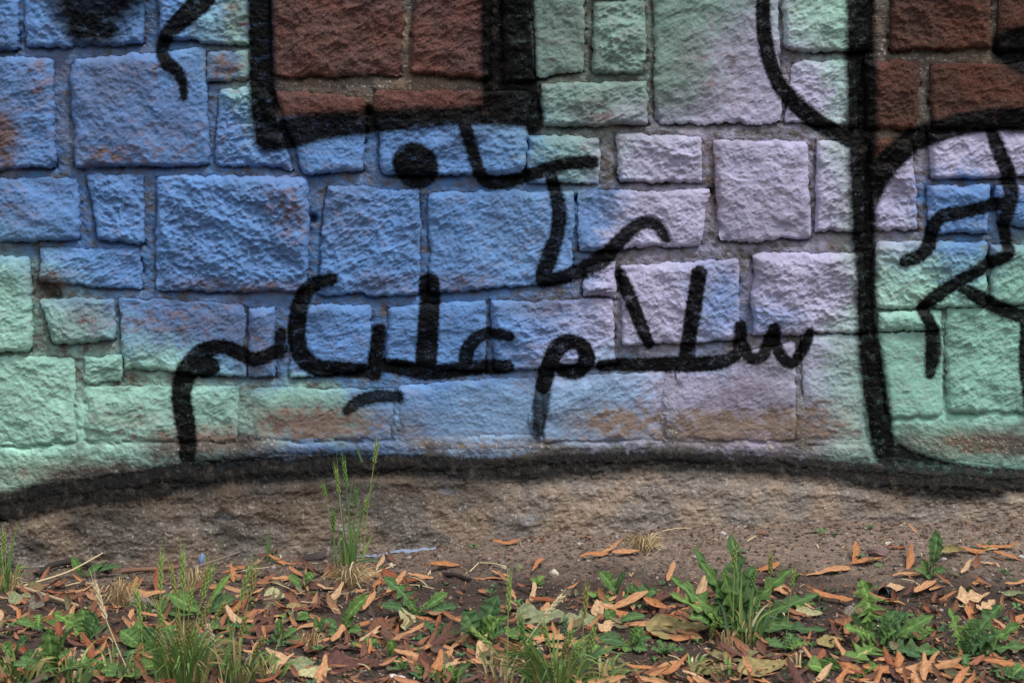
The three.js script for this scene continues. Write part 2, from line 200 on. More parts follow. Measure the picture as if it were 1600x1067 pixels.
// the black lettering and outlines: points with widths, softness of the edge, strength
const STROKES = [
  [[[405, -260, 36], [405, -100, 36], [407, 60, 36], [409, 130, 38], [416, 200, 36], [420, 226, 20]], 6, 1],
  [[[418, 215, 40], [440, 211, 46], [512, 196, 40], [625, 187, 33], [719, 181, 28], [775, 178, 34], [830, 180, 36]], 6, 1],
  [[[795, -260, 46], [796, 60, 46], [800, 150, 44]], 5, 1], [[[774, -260, 42], [774, 60, 42], [778, 170, 44]], 6, 1], [[[806, -260, 44], [810, 60, 42], [818, 130, 42], [829, 175, 36], [834, 200, 22]], 5, 1],
  [[[340, -60, 34], [318, -2, 32], [290, 26, 28], [264, 52, 22], [252, 76, 18], [262, 98, 20], [280, 114, 18], [286, 132, 13], [288, 151, 11]], 2.5, 0.97],
  [[[118, 10, 70], [160, 5, 80], [200, -10, 60]], 22, 0.92], [[[126, 42, 50], [165, 45, 44]], 14, 0.95], [[[110, -120, 90], [190, -100, 90]], 26, 0.7],
  [[[646, 254, 60], [652, 262, 62]], 3, 1], [[[640, 248, 40], [662, 252, 40]], 3, 1],
  [[[722, 180, 20], [736, 226, 19], [750, 270, 19], [760, 284, 19], [790, 284, 20], [836, 270, 20], [880, 256, 20], [926, 253, 19]], 3, 0.97],
  [[[856, 262, 17], [868, 300, 20], [874, 335, 22], [870, 366, 22], [858, 402, 26], [849, 438, 22], [868, 436, 22], [905, 424, 24], [945, 402, 26], [968, 376, 22], [990, 356, 20], [1012, 347, 18], [1030, 356, 17], [1041, 373, 13]], 3, 0.95],
  [[[969, 428, 17], [980, 455, 20], [992, 484, 20], [1005, 516, 19], [1015, 538, 15]], 2.5, 1],
  [[[1092, 426, 23], [1087, 456, 23], [1082, 490, 24], [1077, 525, 22], [1074, 560, 26]], 2.5, 1],
  [[[941, 571, 20], [968, 570, 20], [1010, 570, 21], [1055, 569, 24], [1090, 569, 24], [1130, 565, 20], [1152, 552, 18], [1158, 530, 21], [1157, 510, 19]], 2.5, 0.97],
  [[[1160, 540, 20], [1172, 558, 18], [1188, 558, 18], [1200, 540, 18], [1209, 513, 19], [1213, 540, 18], [1224, 560, 18], [1238, 567, 17], [1250, 554, 17], [1260, 534, 16], [1265, 518, 14]], 2.5, 0.97],
  [[[840, 676, 17], [844, 640, 24], [849, 604, 24]], 3, 0.82], [[[849, 604, 24], [859, 566, 26], [874, 540, 26], [895, 533, 23], [913, 544, 23], [916, 564, 25], [902, 580, 24], [880, 578, 22], [869, 570, 16]], 2.5, 0.98],
  [[[796, 524, 16], [773, 520, 18], [748, 526, 20], [731, 544, 21], [728, 562, 22]], 2.5, 0.95], [[[792, 573, 22], [758, 574, 24], [722, 577, 24], [690, 581, 24], [655, 580, 26], [625, 573, 26], [602, 570, 22]], 2.5, 0.96],
  [[[671, 442, 30], [671, 480, 30], [668, 530, 32], [664, 578, 32]], 2.5, 1], [[[592, 516, 20], [588, 550, 22], [584, 584, 24]], 3, 1],
  [[[584, 580, 22], [530, 577, 26], [495, 574, 28], [475, 560, 28], [464, 536, 28], [464, 505, 27], [470, 474, 26], [482, 450, 24], [502, 440, 20], [519, 435, 18]], 2.5, 0.98],
  [[[438, 545, 22], [420, 554, 22], [394, 560, 22], [370, 549, 24], [345, 541, 24], [320, 549, 28], [302, 568, 34], [287, 590, 32], [283, 622, 30], [288, 655, 30], [293, 690, 28], [292, 722, 24]], 3, 0.97], [[[318, 575, 32], [328, 572, 30]], 2.5, 1], [[[438, 520, 18], [436, 552, 20]], 4, 0.9],
  [[[541, 641, 14], [560, 627, 20], [590, 618, 20], [622, 620, 18]], 3, 0.93],
  [[[1344, -260, 44], [1345, 60, 43], [1347, 200, 43], [1349, 330, 38], [1352, 430, 32], [1355, 510, 31], [1364, 580, 38], [1372, 640, 38], [1382, 700, 36], [1385, 715, 32]], 6, 0.98], [[[1384, 695, 34], [1396, 745, 46]], 15, 0.92],
  [[[1404, 706, 30], [1424, 722, 36], [1470, 738, 36], [1530, 748, 34], [1600, 752, 34], [1900, 756, 34]], 6, 0.93],
  [[[-400, 812, 40], [-60, 802, 46], [20, 792, 46], [110, 774, 46], [220, 760, 50], [330, 742, 46], [440, 736, 46], [540, 730, 40], [640, 730, 36], [760, 736, 38], [880, 729, 38], [980, 720, 34], [1100, 722, 32], [1220, 730, 34], [1320, 738, 34], [1400, 752, 44], [1480, 764, 34], [1560, 766, 26]], 9, 0.95],
  [[[100, 800, 40], [300, 772, 46], [480, 766, 46], [640, 760, 40], [760, 765, 34]], 26, 0.55], [[[1385, 748, 50], [1415, 748, 50]], 24, 0.7],
  [[[1360, 310, 30], [1372, 275, 36], [1392, 247, 36], [1424, 223, 35], [1470, 203, 34], [1530, 189, 33], [1600, 185, 33], [1900, 186, 33]], 4, 0.98],
  [[[1190, -260, 20], [1192, -20, 20], [1194, 50, 22], [1203, 96, 22], [1222, 138, 23], [1254, 172, 24], [1290, 198, 24], [1345, 226, 22]], 2.5, 0.97],
  [[[1549, 200, 17], [1560, 236, 21], [1576, 276, 23], [1579, 308, 22], [1569, 350, 19], [1573, 376, 18], [1572, 396, 19], [1542, 412, 21], [1502, 436, 20], [1467, 458, 21], [1443, 480, 20], [1450, 500, 19], [1458, 522, 22], [1458, 555, 24], [1454, 584, 16]], 3, 0.96],
  [[[1505, 450, 18], [1536, 468, 22], [1575, 486, 22], [1630, 504, 22], [1800, 540, 22]], 3, 0.95], [[[1606, 495, 22], [1603, 540, 20], [1603, 590, 18], [1608, 640, 14]], 3, 0.95],
  [[[1572, 316, 20], [1540, 322, 20], [1500, 332, 20], [1470, 338, 20], [1459, 352, 20], [1453, 378, 20], [1440, 396, 20], [1415, 407, 20]], 2.5, 0.96],
  [[[1400, -30, 50], [1560, -34, 50], [1900, -30, 50]], 12, 0.95], [[[1578, 72, 50], [1618, 80, 76], [1800, 90, 76]], 7, 1],
];
const smoothLine = (pts) => { const v = pts.map(p => new THREE.Vector3(p[0], p[1], p[2])); return v.length < 3 ? v : new THREE.CatmullRomCurve3(v, false, 'centripetal').getPoints(v.length * 7); };
const strokeSegs = [];
for (const [pts, soft, strength] of STROKES) { const l = smoothLine(pts).map(v => { const [x, y] = W(v.x, v.y, 0.045 * ss(705, 735, v.y)); return [x, y, v.z * 0.00081]; }); strokeSegs.push({ l, soft: soft * 0.00145, strength }); }
function blackLayer(x0, x1, y0, y1, w, h) { // strength of the black paint on every texel
  const a = new Float32Array(w * h), sx = (x1 - x0) / w, sy = (y1 - y0) / h;
  for (const { l, soft, strength } of strokeSegs) {
    const m = new Map();
    for (let k = 1; k < l.length; k++) { const [ax, ay, ar] = l[k - 1], [bx, by, br] = l[k], pad = Math.max(ar, br) + soft * 2 + 0.004;
      const i0 = Math.max(0, Math.floor((Math.min(ax, bx) - pad - x0) / sx)), i1 = Math.min(w - 1, Math.ceil((Math.max(ax, bx) + pad - x0) / sx)), j0 = Math.max(0, Math.floor((Math.min(ay, by) - pad - y0) / sy)), j1 = Math.min(h - 1, Math.ceil((Math.max(ay, by) + pad - y0) / sy));
      const ex = bx - ax, ey = by - ay, ll = ex * ex + ey * ey + 1e-12;
      for (let j = j0; j <= j1; j++) { const y = y0 + (j + 0.5) * sy; for (let i = i0; i <= i1; i++) { const x = x0 + (i + 0.5) * sx; const t = clamp(((x - ax) * ex + (y - ay) * ey) / ll); const d = Math.hypot(x - ax - ex * t, y - ay - ey * t) - lerp(ar, br, t); const o = j * w + i; const g = m.get(o); if (g === undefined || d < g) m.set(o, d); } } }
    for (const [o, d] of m) { const x = x0 + ((o % w) + 0.5) * sx, y = y0 + (Math.floor(o / w) + 0.5) * sy; const n = 0.0036 * noise(x * 110, y * 110) + 0.0024 * noise(x * 330, y * 330);
      const s = soft * 1.4, q = strength * (1 - ss(-s, s, d + n)) + 0.16 * strength * Math.exp(-Math.max(0, d) / (soft * 1.2)) * (d > -s ? 1 : 0) * 0.6; if (q > a[o]) a[o] = Math.min(q * 1.03, 0.992); }
  }
  return a;
}
const toS = x => { x = clamp(x); return 255 * (x <= 0.0031308 ? 12.92 * x : 1.055 * Math.pow(x, 1 / 2.4) - 0.055); };
const ledgeY = wallTable([[-400, 765], [0, 757], [120, 742], [200, 730], [300, 716], [500, 704], [700, 700], [1000, 693], [1200, 702], [1350, 716], [1450, 726], [1600, 732], [2000, 734]], 0);
function wallTexture(x0, x1, y0, y1, w, h, mortar) {
  const data = new Uint8Array(w * h * 4), rough = new Uint8Array(w * h * 4), blk = blackLayer(x0, x1, y0, y1, w, h), c = [0, 0, 0, 0];
  for (let j = 0; j < h; j++) for (let i = 0; i < w; i++) {
    const x = x0 + (i + 0.5) / w * (x1 - x0), y = y0 + (j + 0.5) / h * (y1 - y0), o = (j * w + i) * 4;
    const n1 = fbm(x * 7 + 3, y * 8, 3), n2 = fbm(x * 38, y * 52, 3), n3 = noise(x * 210, y * 240), n4 = noise(x * 420 + 9, y * 420);
    // bare stone or bare mortar
    let r, g, b;
    if (mortar) {
      const k = 1 + 0.35 * n2 + 0.22 * n3 + 0.2 * n4; const brown = ss(-0.3, 0.4, n1);
      const ft = ss(ledgeY(x) - 0.02, ledgeY(x) - 0.06, y), kk = k * lerp(1, 1.2 + 0.5 * ss(-0.5, 0.3, x), ft); r = lerp(0.125, 0.175, brown) * kk; g = lerp(0.108, 0.130, brown) * kk; b = lerp(0.094, 0.096, brown) * kk;
      const grit = noise(x * 150 + 40, y * 170) + 0.3 * n2; if (grit > 0.25) { const t = clamp((grit - 0.25) * 3); r = lerp(r, 0.42, t); g = lerp(g, 0.39, t); b = lerp(b, 0.36, t); }
      const peb = noise(x * 70 + 11, y * 90); if (peb > 0.4) { r *= 1.2; g *= 1.22; b *= 1.3; }
    } else {
      const rust = ss(-0.35, 0.5, n1 + 0.4 * n2); let k = 1 + 0.5 * n3 + 0.45 * n4 + 0.3 * n2;
      const right = ss(0.75, 0.9, x);
      k *= 0.78; r = lerp(0.138, 0.162, rust) * k * lerp(1, 0.74, right); g = lerp(0.080, 0.074, rust) * k * lerp(1, 0.70, right); b = lerp(0.073, 0.060, rust) * k * lerp(1, 0.60, right);
      if (n4 > 0.36) { const t = (n4 - 0.36) * 2.2; r = lerp(r, 0.42, t); g = lerp(g, 0.30, t); b = lerp(b, 0.27, t); }
      if (n3 < -0.4) { r *= 0.6; g *= 0.6; b *= 0.6; }
      const ib = insideBlock(x, y), gk = (1 - ib) * 0.65; r = lerp(r, 0.20 * k, gk); g = lerp(g, 0.15 * k, gk); b = lerp(b, 0.155 * k, gk);
    }
    // the coat, worn where it is thin
    coat(x, y, c); const bare = c[3];
    const inb = insideBlock(x, y);
    coat(x + 0.036 * n2 + 0.012 * n3, y + 0.030 * noise(x * 33 + 7, y * 41) + 0.016 * n3, c);
    const k = 1 + 0.2 * n2 + 0.1 * n3 + 0.26 * n1;
    let cov = mortar ? 0.56 + 0.5 * n1 + 0.45 * n2 : 0.92 + 0.24 * n1 + 0.1 * n2;
    if (mortar) cov = lerp(0.95 * cov + 0.24 * ss(0.18, 0.36, c[2] - c[0]) + 0.04 + 0.5 * n2 + 0.35 * noise(x * 16 + 3, y * 20) , 1.2 * cov + 0.3, ss(0.40, 0.30, y));
    cov -= Math.max(0, bare * 1.35 * (0.9 + 0.6 * n2 + 0.2 * n3) - 0.08);
    const grime = ss(0.0, 0.75, 0.7 * n2 + 0.8 * n1 + 0.15 * n3); cov -= grime * 0.5;
    const foot = ss(ledgeY(x) - 0.028, ledgeY(x) + 0.006, y + 0.025 * n2 + 0.012 * n1);
    cov = clamp(cov) * (1 - inb) * foot;
    if (foot < 1 && !mortar) { const t = 1 - foot; r = lerp(r, 0.25, t); g = lerp(g, 0.2, t); b = lerp(b, 0.16, t); }
    if (!mortar && bare > 0.3 && y < 0.32) { r = lerp(r, 0.255, 0.75); g = lerp(g, 0.195, 0.75); b = lerp(b, 0.155, 0.75); }
    if (foot < 0.5 && mortar) { // blue overspray on the footing
      const sp = ss(0.1, 0.5, fbm(x * 5 + 8, y * 12, 3) + 0.2 * n3 - 0.15) * ss(-0.9, -0.55, x) * ss(0.35, 0.0, x); r = lerp(r, 0.26, sp * 0.5); g = lerp(g, 0.33, sp * 0.5); b = lerp(b, 0.47, sp * 0.5); const dk = ss(0.08, 0.45, fbm(x * 11, y * 26 + 3, 3)) * ss(0.3, -0.9, x) * 0.6; r *= 1 - dk; g *= 1 - dk; b *= 1 - dk; }
    const thin = mortar ? lerp(0.66, 1, ss(0.38, 0.30, y)) : 1; r = lerp(r, c[0] * k * thin, cov); g = lerp(g, c[1] * k * thin, cov); b = lerp(b, c[2] * k * thin, cov);
    let a = blk[j * w + i];
    if (a > 0) { a *= 1 - 0.16 * ss(0.12, 0.6, 0.8 * n2 + 0.5 * n3 + 0.3 * n4); if (mortar && foot < 0.5) a = clamp(a * (1.02 + 0.4 * n2 + 0.2 * n3), 0, 0.97); const z = 0.004 * (1 + n3); r = lerp(r, z, a); g = lerp(g, z, a); b = lerp(b, z * 1.05, a); }
    data[o] = toS(r); data[o + 1] = toS(g); data[o + 2] = toS(b); data[o + 3] = 255;
    const ro = lerp(lerp(0.92, 0.66, cov), 0.55 + 0.25 * n3, a); rough[o] = 255; rough[o + 1] = clamp(ro) * 255; rough[o + 2] = 0; rough[o + 3] = 255;
  }
  const mk = (d, cs) => { const t = new THREE.DataTexture(d, w, h, THREE.RGBAFormat); if (cs) t.colorSpace = THREE.SRGBColorSpace; t.magFilter = THREE.LinearFilter; t.minFilter = THREE.LinearMipmapLinearFilter; t.generateMipmaps = true; t.needsUpdate = true; return t; };
  return { map: mk(data, true), rough: mk(rough, false), x0, x1, y0, y1 };
}
// a fine grain that repeats every 0.5 m
function grainTexture(n, f) { const d = new Uint8Array(n * n * 4); for (let j = 0; j < n; j++) for (let i = 0; i < n; i++) { const v = clamp(f(i / n, j / n)) * 255, o = (j * n + i) * 4; d[o] = d[o + 1] = d[o + 2] = v; d[o + 3] = 255; } const t = new THREE.DataTexture(d, n, n, THREE.RGBAFormat); t.wrapS = t.wrapT = THREE.RepeatWrapping; t.magFilter = THREE.LinearFilter; t.needsUpdate = true; return t; }
const tileNoise = (u, v, f, s) => { const a = u * 1, b = v * 1, w = (p, q) => noise(p * f + s, q * f + s), m = ss(0, 1, 1), e = 0.12, wu = ss(1 - e, 1, u), wv = ss(1 - e, 1, v); const A = lerp(w(a, b), w(a - 1, b), wu), B = lerp(w(a, b - 1), w(a - 1, b - 1), wu); return lerp(A, B, wv); };
const grain = grainTexture(512, (u, v) => 0.5 + 0.45 * tileNoise(u, v, 60, 3) + 0.35 * tileNoise(u, v, 130, 9) + 0.2 * tileNoise(u, v, 240, 4));

function wallMaterial(t, bump) {
  const g = grain.clone(); g.repeat.set((t.x1 - t.x0) / 0.5, (t.y1 - t.y0) / 0.5); g.needsUpdate = true;
  return new THREE.MeshPhysicalMaterial({ map: t.map, roughnessMap: t.rough, roughness: 1, metalness: 0, specularIntensity: 0.14, bumpMap: g, bumpScale: bump });
}
const texL = wallTexture(-2, 0.15, TY0, TY1, 1900, 1590, false), texR = wallTexture(-0.15, 2, TY0, TY1, 1900, 1590, false), texML = wallTexture(-2, 0.05, TY0, TY1, 1900, 1590, true), texMR = wallTexture(-0.05, 2, TY0, TY1, 1900, 1590, true);
const matL = wallMaterial(texL, 0.0012), matR = wallMaterial(texR, 0.0012), matML = wallMaterial(texML, 0.0028), matMR = wallMaterial(texMR, 0.0028);

const HOLES = [[72, 452, 14], [84, 462, 8], [488, 342, 6], [190, 562, 5], [903, 312, 5], [1549, 302, 5], [575, 172, 6], [1545, 440, 5], [1112, 300, 5]].map(h => [...W(h[0], h[1]), h[2] * 0.0015]);
const wall = thing('stone_wall', 'rough granite block wall sprayed blue, green and lilac with black painted lettering and outlines', 'stone wall'); wall.userData.kind = 'thing';
for (const s of stones) {
  const { nu, nv } = s, N = (nu + 1) * (nv + 1), ring = s.ring.length, pos = new Float32Array((N + ring * 3) * 3), uv = new Float32Array((N + ring * 3) * 2), idx = [];
  const tex = s.cx < 0 ? texL : texR;
  const put = (k, x, y, z) => { pos[k * 3] = x; pos[k * 3 + 1] = y; pos[k * 3 + 2] = z; uv[k * 2] = (x - tex.x0) / (tex.x1 - tex.x0); uv[k * 2 + 1] = (y - tex.y0) / (tex.y1 - tex.y0); };
  const zAt = (x, y, d) => { const up = clamp((y - s.y0) / (s.y1 - s.y0)), in1 = 1 - Math.exp(-d / lerp(0.004, 0.011, up * up)), q = s.rough * (0.5 + 0.5 * ss(0, 0.018, d)) * (1 - 0.35 * s.flush);
    return s.e0 - 0.004 * s.flush + (s.bulge * (1 - 0.55 * s.flush)) * in1 + rock(x, y, s.seed, q) * 1.0 + (s.tx * (x - s.cx) + s.ty * (y - s.cy)) * 1.3 * in1 - 0.014 * ss(0.16, 0.5, noise(x * 21 + s.seed, y * 23)) * Math.exp(-d / 0.011) * (1 - 0.6 * up); };
  for (let j = 0; j <= nv; j++) for (let i = 0; i <= nu; i++) {
    const u = i / nu, v = j / nv; let p = [0, 0];
    for (let m = 0; m < 2; m++) p[m] = (1 - v) * s.T[i][m] + v * s.B[i][m] + (1 - u) * s.L[j][m] + u * s.R[j][m] - ((1 - u) * (1 - v) * s.L[0][m] + u * (1 - v) * s.R[0][m] + (1 - u) * v * s.L[nv][m] + u * v * s.R[nv][m]);
    const border = i === 0 || j === 0 || i === nu || j === nv, d = border ? 0 : Math.abs(sdPoly(s.poly, p[0], p[1])[0]);
    put(j * (nu + 1) + i, p[0], p[1], zAt(p[0], p[1], d));
    if (i && j) { const a = (j - 1) * (nu + 1) + i - 1, b = a + 1, c = a + nu + 1, e = c + 1; idx.push(a, c, b, b, c, e); }
  }
  s.ring.forEach((p, k) => { const z = zAt(p[0], p[1], 0); put(N + k, p[0], p[1], z); put(N + ring + k, p[0] + (p[0] - s.cx) * 0.004, p[1] + (p[1] - s.cy) * 0.004, z - 0.008); put(N + ring * 2 + k, p[0], p[1], -0.045);
    const n = (k + 1) % ring; for (const [a, b] of [[N, N + ring], [N + ring, N + ring * 2]]) idx.push(a + k, a + n, b + k, a + n, b + n, b + k); });
  part('stone', geom(pos, idx, uv), s.cx < 0 ? matL : matR, wall);
}
for (const [x0, x1, tx, mt] of [[-2, 0, texML, matML], [0, 2, texMR, matMR]]) { // mortar: a sheet recessed between the stones, struck back under each stone and nearly flush above the next
  const y0 = 0.05, y1 = 1.6, st = 0.004, nx = Math.round((x1 - x0) / st), ny = Math.round((y1 - y0) / st), N = (nx + 1) * (ny + 1), pos = new Float32Array(N * 3), uv = new Float32Array(N * 2), deep = new Uint8Array(N), idx = [];
  for (let j = 0; j <= ny; j++) for (let i = 0; i <= nx; i++) {
    const x = x0 + i * st, y = y0 + j * st, k = j * (nx + 1) + i, low = ss(0.40, 0.27, y + 0.06 * noise(x * 4, 2));
    let z = -0.0035 + 0.0045 * fbm(x * 12, y * 14, 3) + 0.003 * noise(x * 80, y * 80) + 0.0016 * (chip(x * 60, y * 60) - 0.3) + low * (0.011 + 0.006 * noise(x * 9 + 5, y * 9)), inside = 0; for (const [hx, hy, hr] of HOLES) z -= 0.045 * Math.exp(-(((x - hx) / hr) ** 2) - ((y - hy) / hr) ** 2);
    for (const s of stones) { if (x < s.x0 - 0.03 || x > s.x1 + 0.03 || y < s.y0 - 0.03 || y > s.y1 + 0.03) continue;
      const [d, nX, nY] = sdPoly(s.poly, x, y);
      if (d < 0) { inside = -d; z += 0.75 * Math.max(d, -0.02); if (low > 0.3) z = Math.min(z, 0.002); }
      else { const lo = 1 - 0.8 * s.flush, q = ss(-0.35, 0.35, noise(x * 14 + s.seed, y * 14)); if (nY < 0) z -= (0.034 * Math.exp(-d / 0.0042) + 0.006 * Math.exp(-d / 0.012)) * -nY * (0.25 + 0.75 * q) * lo; else z += 0.0005 * nY * Math.exp(-d / 0.014);
        if (Math.abs(nX) > 0.7) z -= 0.013 * Math.exp(-d / 0.004) * (nX < 0 ? q : ss(0.75, 1, q) * 0.8) * lo; } }
    if (inside > 0.014) deep[k] = 1;
    pos[k * 3] = x; pos[k * 3 + 1] = y; pos[k * 3 + 2] = z; uv[k * 2] = (x - tx.x0) / (tx.x1 - tx.x0); uv[k * 2 + 1] = (y - TY0) / (TY1 - TY0);
    if (i && j) { const a = k - nx - 2, b = a + 1, c = k - 1; if (!(deep[a] && deep[b] && deep[c] && deep[k])) idx.push(a, b, c, b, k, c); }
  }
  const sheet = geom(pos, idx, uv), body = new THREE.BoxGeometry(2, 1.85, 0.36); body.translate((x0 + x1) / 2, 0.675, -0.05 - 0.18); body.deleteAttribute('normal'); body.computeVertexNormals();
  part('mortar', mergeGeometries([sheet, body]), mt, wall);
}
const baseY = wallTable([[-400, 900], [0, 894], [300, 886], [500, 874], [640, 863], [760, 851], [900, 838], [1100, 829], [1350, 823], [1600, 820], [2000, 818]], 0.075);
for (const [x0, x1, tx, mt] of [[-2, 0, texML, matML], [0, 2, texMR, matMR]]) { // rough concrete footing with a sloping ledge on top
  const st = 0.0032, nx = Math.round((x1 - x0) / st), ny = 110, N = (nx + 1) * (ny + 1), pos = new Float32Array(N * 3), uv = new Float32Array(N * 2), idx = [];
  const prof = table([[0, -0.035], [0.06, -0.006], [0.14, 0.010], [0.24, 0.028], [0.36, 0.046], [0.5, 0.056], [0.7, 0.064], [0.88, 0.074], [1, 0.088]]);
  for (let j = 0; j <= ny; j++) for (let i = 0; i <= nx; i++) {
    const x = x0 + i * st, k = j * (nx + 1) + i, v = j / ny, top = ledgeY(x) + 0.035 + 0.012 * noise(x * 9, 4), bot = baseY(x) - 0.06, y = lerp(top, bot, v);
    const q = ss(0.0, 0.2, v);
    let z = prof(v) + q * (0.009 * fbm(x * 6, y * 9 + 3, 3) + 0.004 * (chip(x * 18, y * 24) - 0.3) + 0.0055 * (chip(x * 50, y * 58) - 0.3) + 0.0034 * noise(x * 110, y * 120) + 0.002 * noise(x * 210, y * 230));
    const p = noise(x * 46 + 7, y * 52); if (p > 0.42 && v > 0.3) z += 0.02 * (p - 0.42);
    pos[k * 3] = x; pos[k * 3 + 1] = y + 0.004 * noise(x * 50, v * 30) * q; pos[k * 3 + 2] = z; uv[k * 2] = (x - tx.x0) / (tx.x1 - tx.x0); uv[k * 2 + 1] = (y - TY0) / (TY1 - TY0);
    if (i && j) { const a = k - nx - 2, b = a + 1, c = k - 1; idx.push(a, c, b, b, c, k); }
  }
  const f = part('footing', geom(pos, idx, uv), mt, wall); f.userData.label = 'rough grey brown concrete footing with a black painted band';
}
// ───────────────────────── ground ─────────────────────────
const baseX = x => baseY(x);
function ghSmooth(x, z) { return baseX(x) * (1 - 0.75 * ss(0.05, 0.9, z)) + 0.012 * Math.exp(-(((z - 0.2) / 0.2) ** 2)); }
function gh(x, z) { const near = ss(0.1, 0.3, z); return ghSmooth(x, z) + 0.010 * fbm(x * 5, z * 5, 3) + (0.003 + 0.004 * near) * (chip(x * 26, z * 26) - 0.3) + 0.003 * noise(x * 70, z * 70) + 0.002 * noise(x * 150, z * 150); }
// where a measure taken off the photograph meets the ground
function G(px, py, lift = 0) {
  const dx = (px - 800) / F, dy = (533.5 - py) / F, dir = [dx, -SP + dy * CP, -CP - dy * SP]; let t = 3.6;
  for (let i = 0; i < 12; i++) { const x = t * dir[0], z = CAM[2] + t * dir[2]; t = (CAM[1] - ghSmooth(x, Math.max(0.05, z)) - lift) / -dir[1]; }
  const x = t * dir[0], z = Math.max(0.06, CAM[2] + t * dir[2]); return [x, gh(x, z), z];
}
function colourTexture(w, h, f) { const d = new Uint8Array(w * h * 4), c = [0, 0, 0]; for (let j = 0; j < h; j++) for (let i = 0; i < w; i++) { f(i / w, j / h, c); const o = (j * w + i) * 4; d[o] = toS(c[0]); d[o + 1] = toS(c[1]); d[o + 2] = toS(c[2]); d[o + 3] = 255; } const t = new THREE.DataTexture(d, w, h, THREE.RGBAFormat); t.colorSpace = THREE.SRGBColorSpace; t.wrapS = t.wrapT = THREE.RepeatWrapping; t.magFilter = THREE.LinearFilter; t.needsUpdate = true; return t; }
{
  const axis = (lo, hi, st, far0, far1) => { const a = []; let s = st; for (let x = lo - st; x > far0; s *= 1.35, x -= s) a.unshift(x); if (a.length) a[0] = far0; for (let x = lo; x <= hi + 1e-6; x += st) a.push(x); s = st; for (let x = hi + st; x < far1; s *= 1.35, x += s) a.push(x); a.push(far1); return a; };
  const xs = axis(-1.5, 1.5, 0.0045, -60, 60), zs = axis(0.02, 1.2, 0.0045, -60, 60), nx = xs.length, nz = zs.length;
  const pos = new Float32Array(nx * nz * 3), uv = new Float32Array(nx * nz * 2), col = new Float32Array(nx * nz * 3), idx = [];
  for (let j = 0; j < nz; j++) for (let i = 0; i < nx; i++) { const k = j * nx + i, x = xs[i], z = zs[j], far = Math.max(ss(1.6, 3, Math.abs(x)), ss(1.3, 3, z), ss(0.0, -0.5, z));
    pos[k * 3] = x; pos[k * 3 + 1] = lerp(gh(clamp(x, -3, 3), clamp(z, -1, 3)), 0, far); pos[k * 3 + 2] = z; uv[k * 2] = x / 0.7; uv[k * 2 + 1] = z / 0.7;
    // trodden pale earth along the wall, dark humus further out
    const n = fbm(x * 6, z * 8, 3), t = clamp(ss(0.48, 0.16, z - 0.10 * ss(-0.2, 0.6, x) + 0.14 * n) * lerp(0.55, 1, ss(-0.6, 0.2, x))), m = 1 + 0.25 * fbm(x * 20, z * 22, 2);
    col[k * 3] = lerp(0.060, 0.27, t) * m; col[k * 3 + 1] = lerp(0.036, 0.196, t) * m; col[k * 3 + 2] = lerp(0.024, 0.150, t) * m;
    if (i && j) { const a = k - nx - 1, b = a + 1, c = k - 1; idx.push(a, c, b, b, c, k); } }
  const t = colourTexture(1024, 1024, (u, v, c) => { const a = tileNoise(u, v, 40, 2), b = tileNoise(u, v, 110, 6), d = tileNoise(u, v, 220, 8); let k = 0.8 + 0.5 * a + 0.6 * b + 0.5 * d; if (b > 0.42) k += 0.7; c[0] = 0.72 * k + 0.04 * (a > 0.2); c[1] = 0.72 * k; c[2] = 0.72 * k; });
  const m = new THREE.MeshStandardMaterial({ map: t, vertexColors: true, roughness: 0.95, bumpMap: grain, bumpScale: 0.002 });
  const g = mesh('ground', geom(pos, idx, uv, col), m, scene); g.userData.kind = 'structure'; g.userData.label = 'dark crumbly soil at the foot of the wall, paler and trodden along the wall';
}
const std = (r, g, b, o = {}) => new THREE.MeshStandardMaterial({ color: new THREE.Color().setRGB(r, g, b), roughness: 0.85, side: THREE.DoubleSide, ...o });
const M4 = new THREE.Matrix4(), QT = new THREE.Quaternion(), EU = new THREE.Euler(), V3 = (x, y, z) => new THREE.Vector3(x, y, z);

// a small lump with broken faces
function lumpGeometry(seed, sx, sy, sz, det = 2) { const g = new THREE.IcosahedronGeometry(1, det), p = g.attributes.position, r = rng(seed), o = r() * 50; for (let i = 0; i < p.count; i++) { const x = p.getX(i), y = p.getY(i), z = p.getZ(i), k = 1 + 0.35 * noise(x * 1.3 + o, y * 1.3 + z) + 0.18 * noise(x * 3 + o, z * 3 + y * 2); p.setXYZ(i, Math.round(x * k * 5) / 8.5 * 0.5 * sx + x * k * 0.7 * sx, y * k * sy, z * k * sz); } g.computeVertexNormals(); return g; }

// ── loose crumbs, chaff and small litter: nobody could count these ──
function scatterStuff(name, label, geo, mat, n, seed, dens, size, tones, tip = 0) {
  const o = new THREE.InstancedMesh(geo, mat, n), r = rng(seed), c = new THREE.Color(); let k = 0, guard = 0;
  while (k < n && guard++ < n * 30) { const x = (r() - 0.5) * 2.9, z = 0.07 + r() * 1.13; if (r() > dens(x, z)) continue;
    const s = size[0] * Math.pow(size[1] / size[0], r()); EU.set((r() - 0.5) * 0.9 + tip * r(), r() * 6.28, (r() - 0.5) * 0.9); QT.setFromEuler(EU);
    M4.compose(V3(x, gh(x, z) + s * (0.15 + 0.12 * tip * tip), z), QT, V3(s, s * (0.6 + r() * 0.6), s * (0.7 + r() * 0.6))); o.setMatrixAt(k, M4);
    const t = tones[Math.floor(r() * tones.length)], v = 0.7 + 0.6 * r(); c.setRGB(t[0] * v, t[1] * v, t[2] * v); o.setColorAt(k, c); k++; }
  o.count = k; o.name = numbered(name); o.userData.kind = 'stuff'; o.userData.label = label; o.castShadow = o.receiveShadow = true; scene.add(o);
}
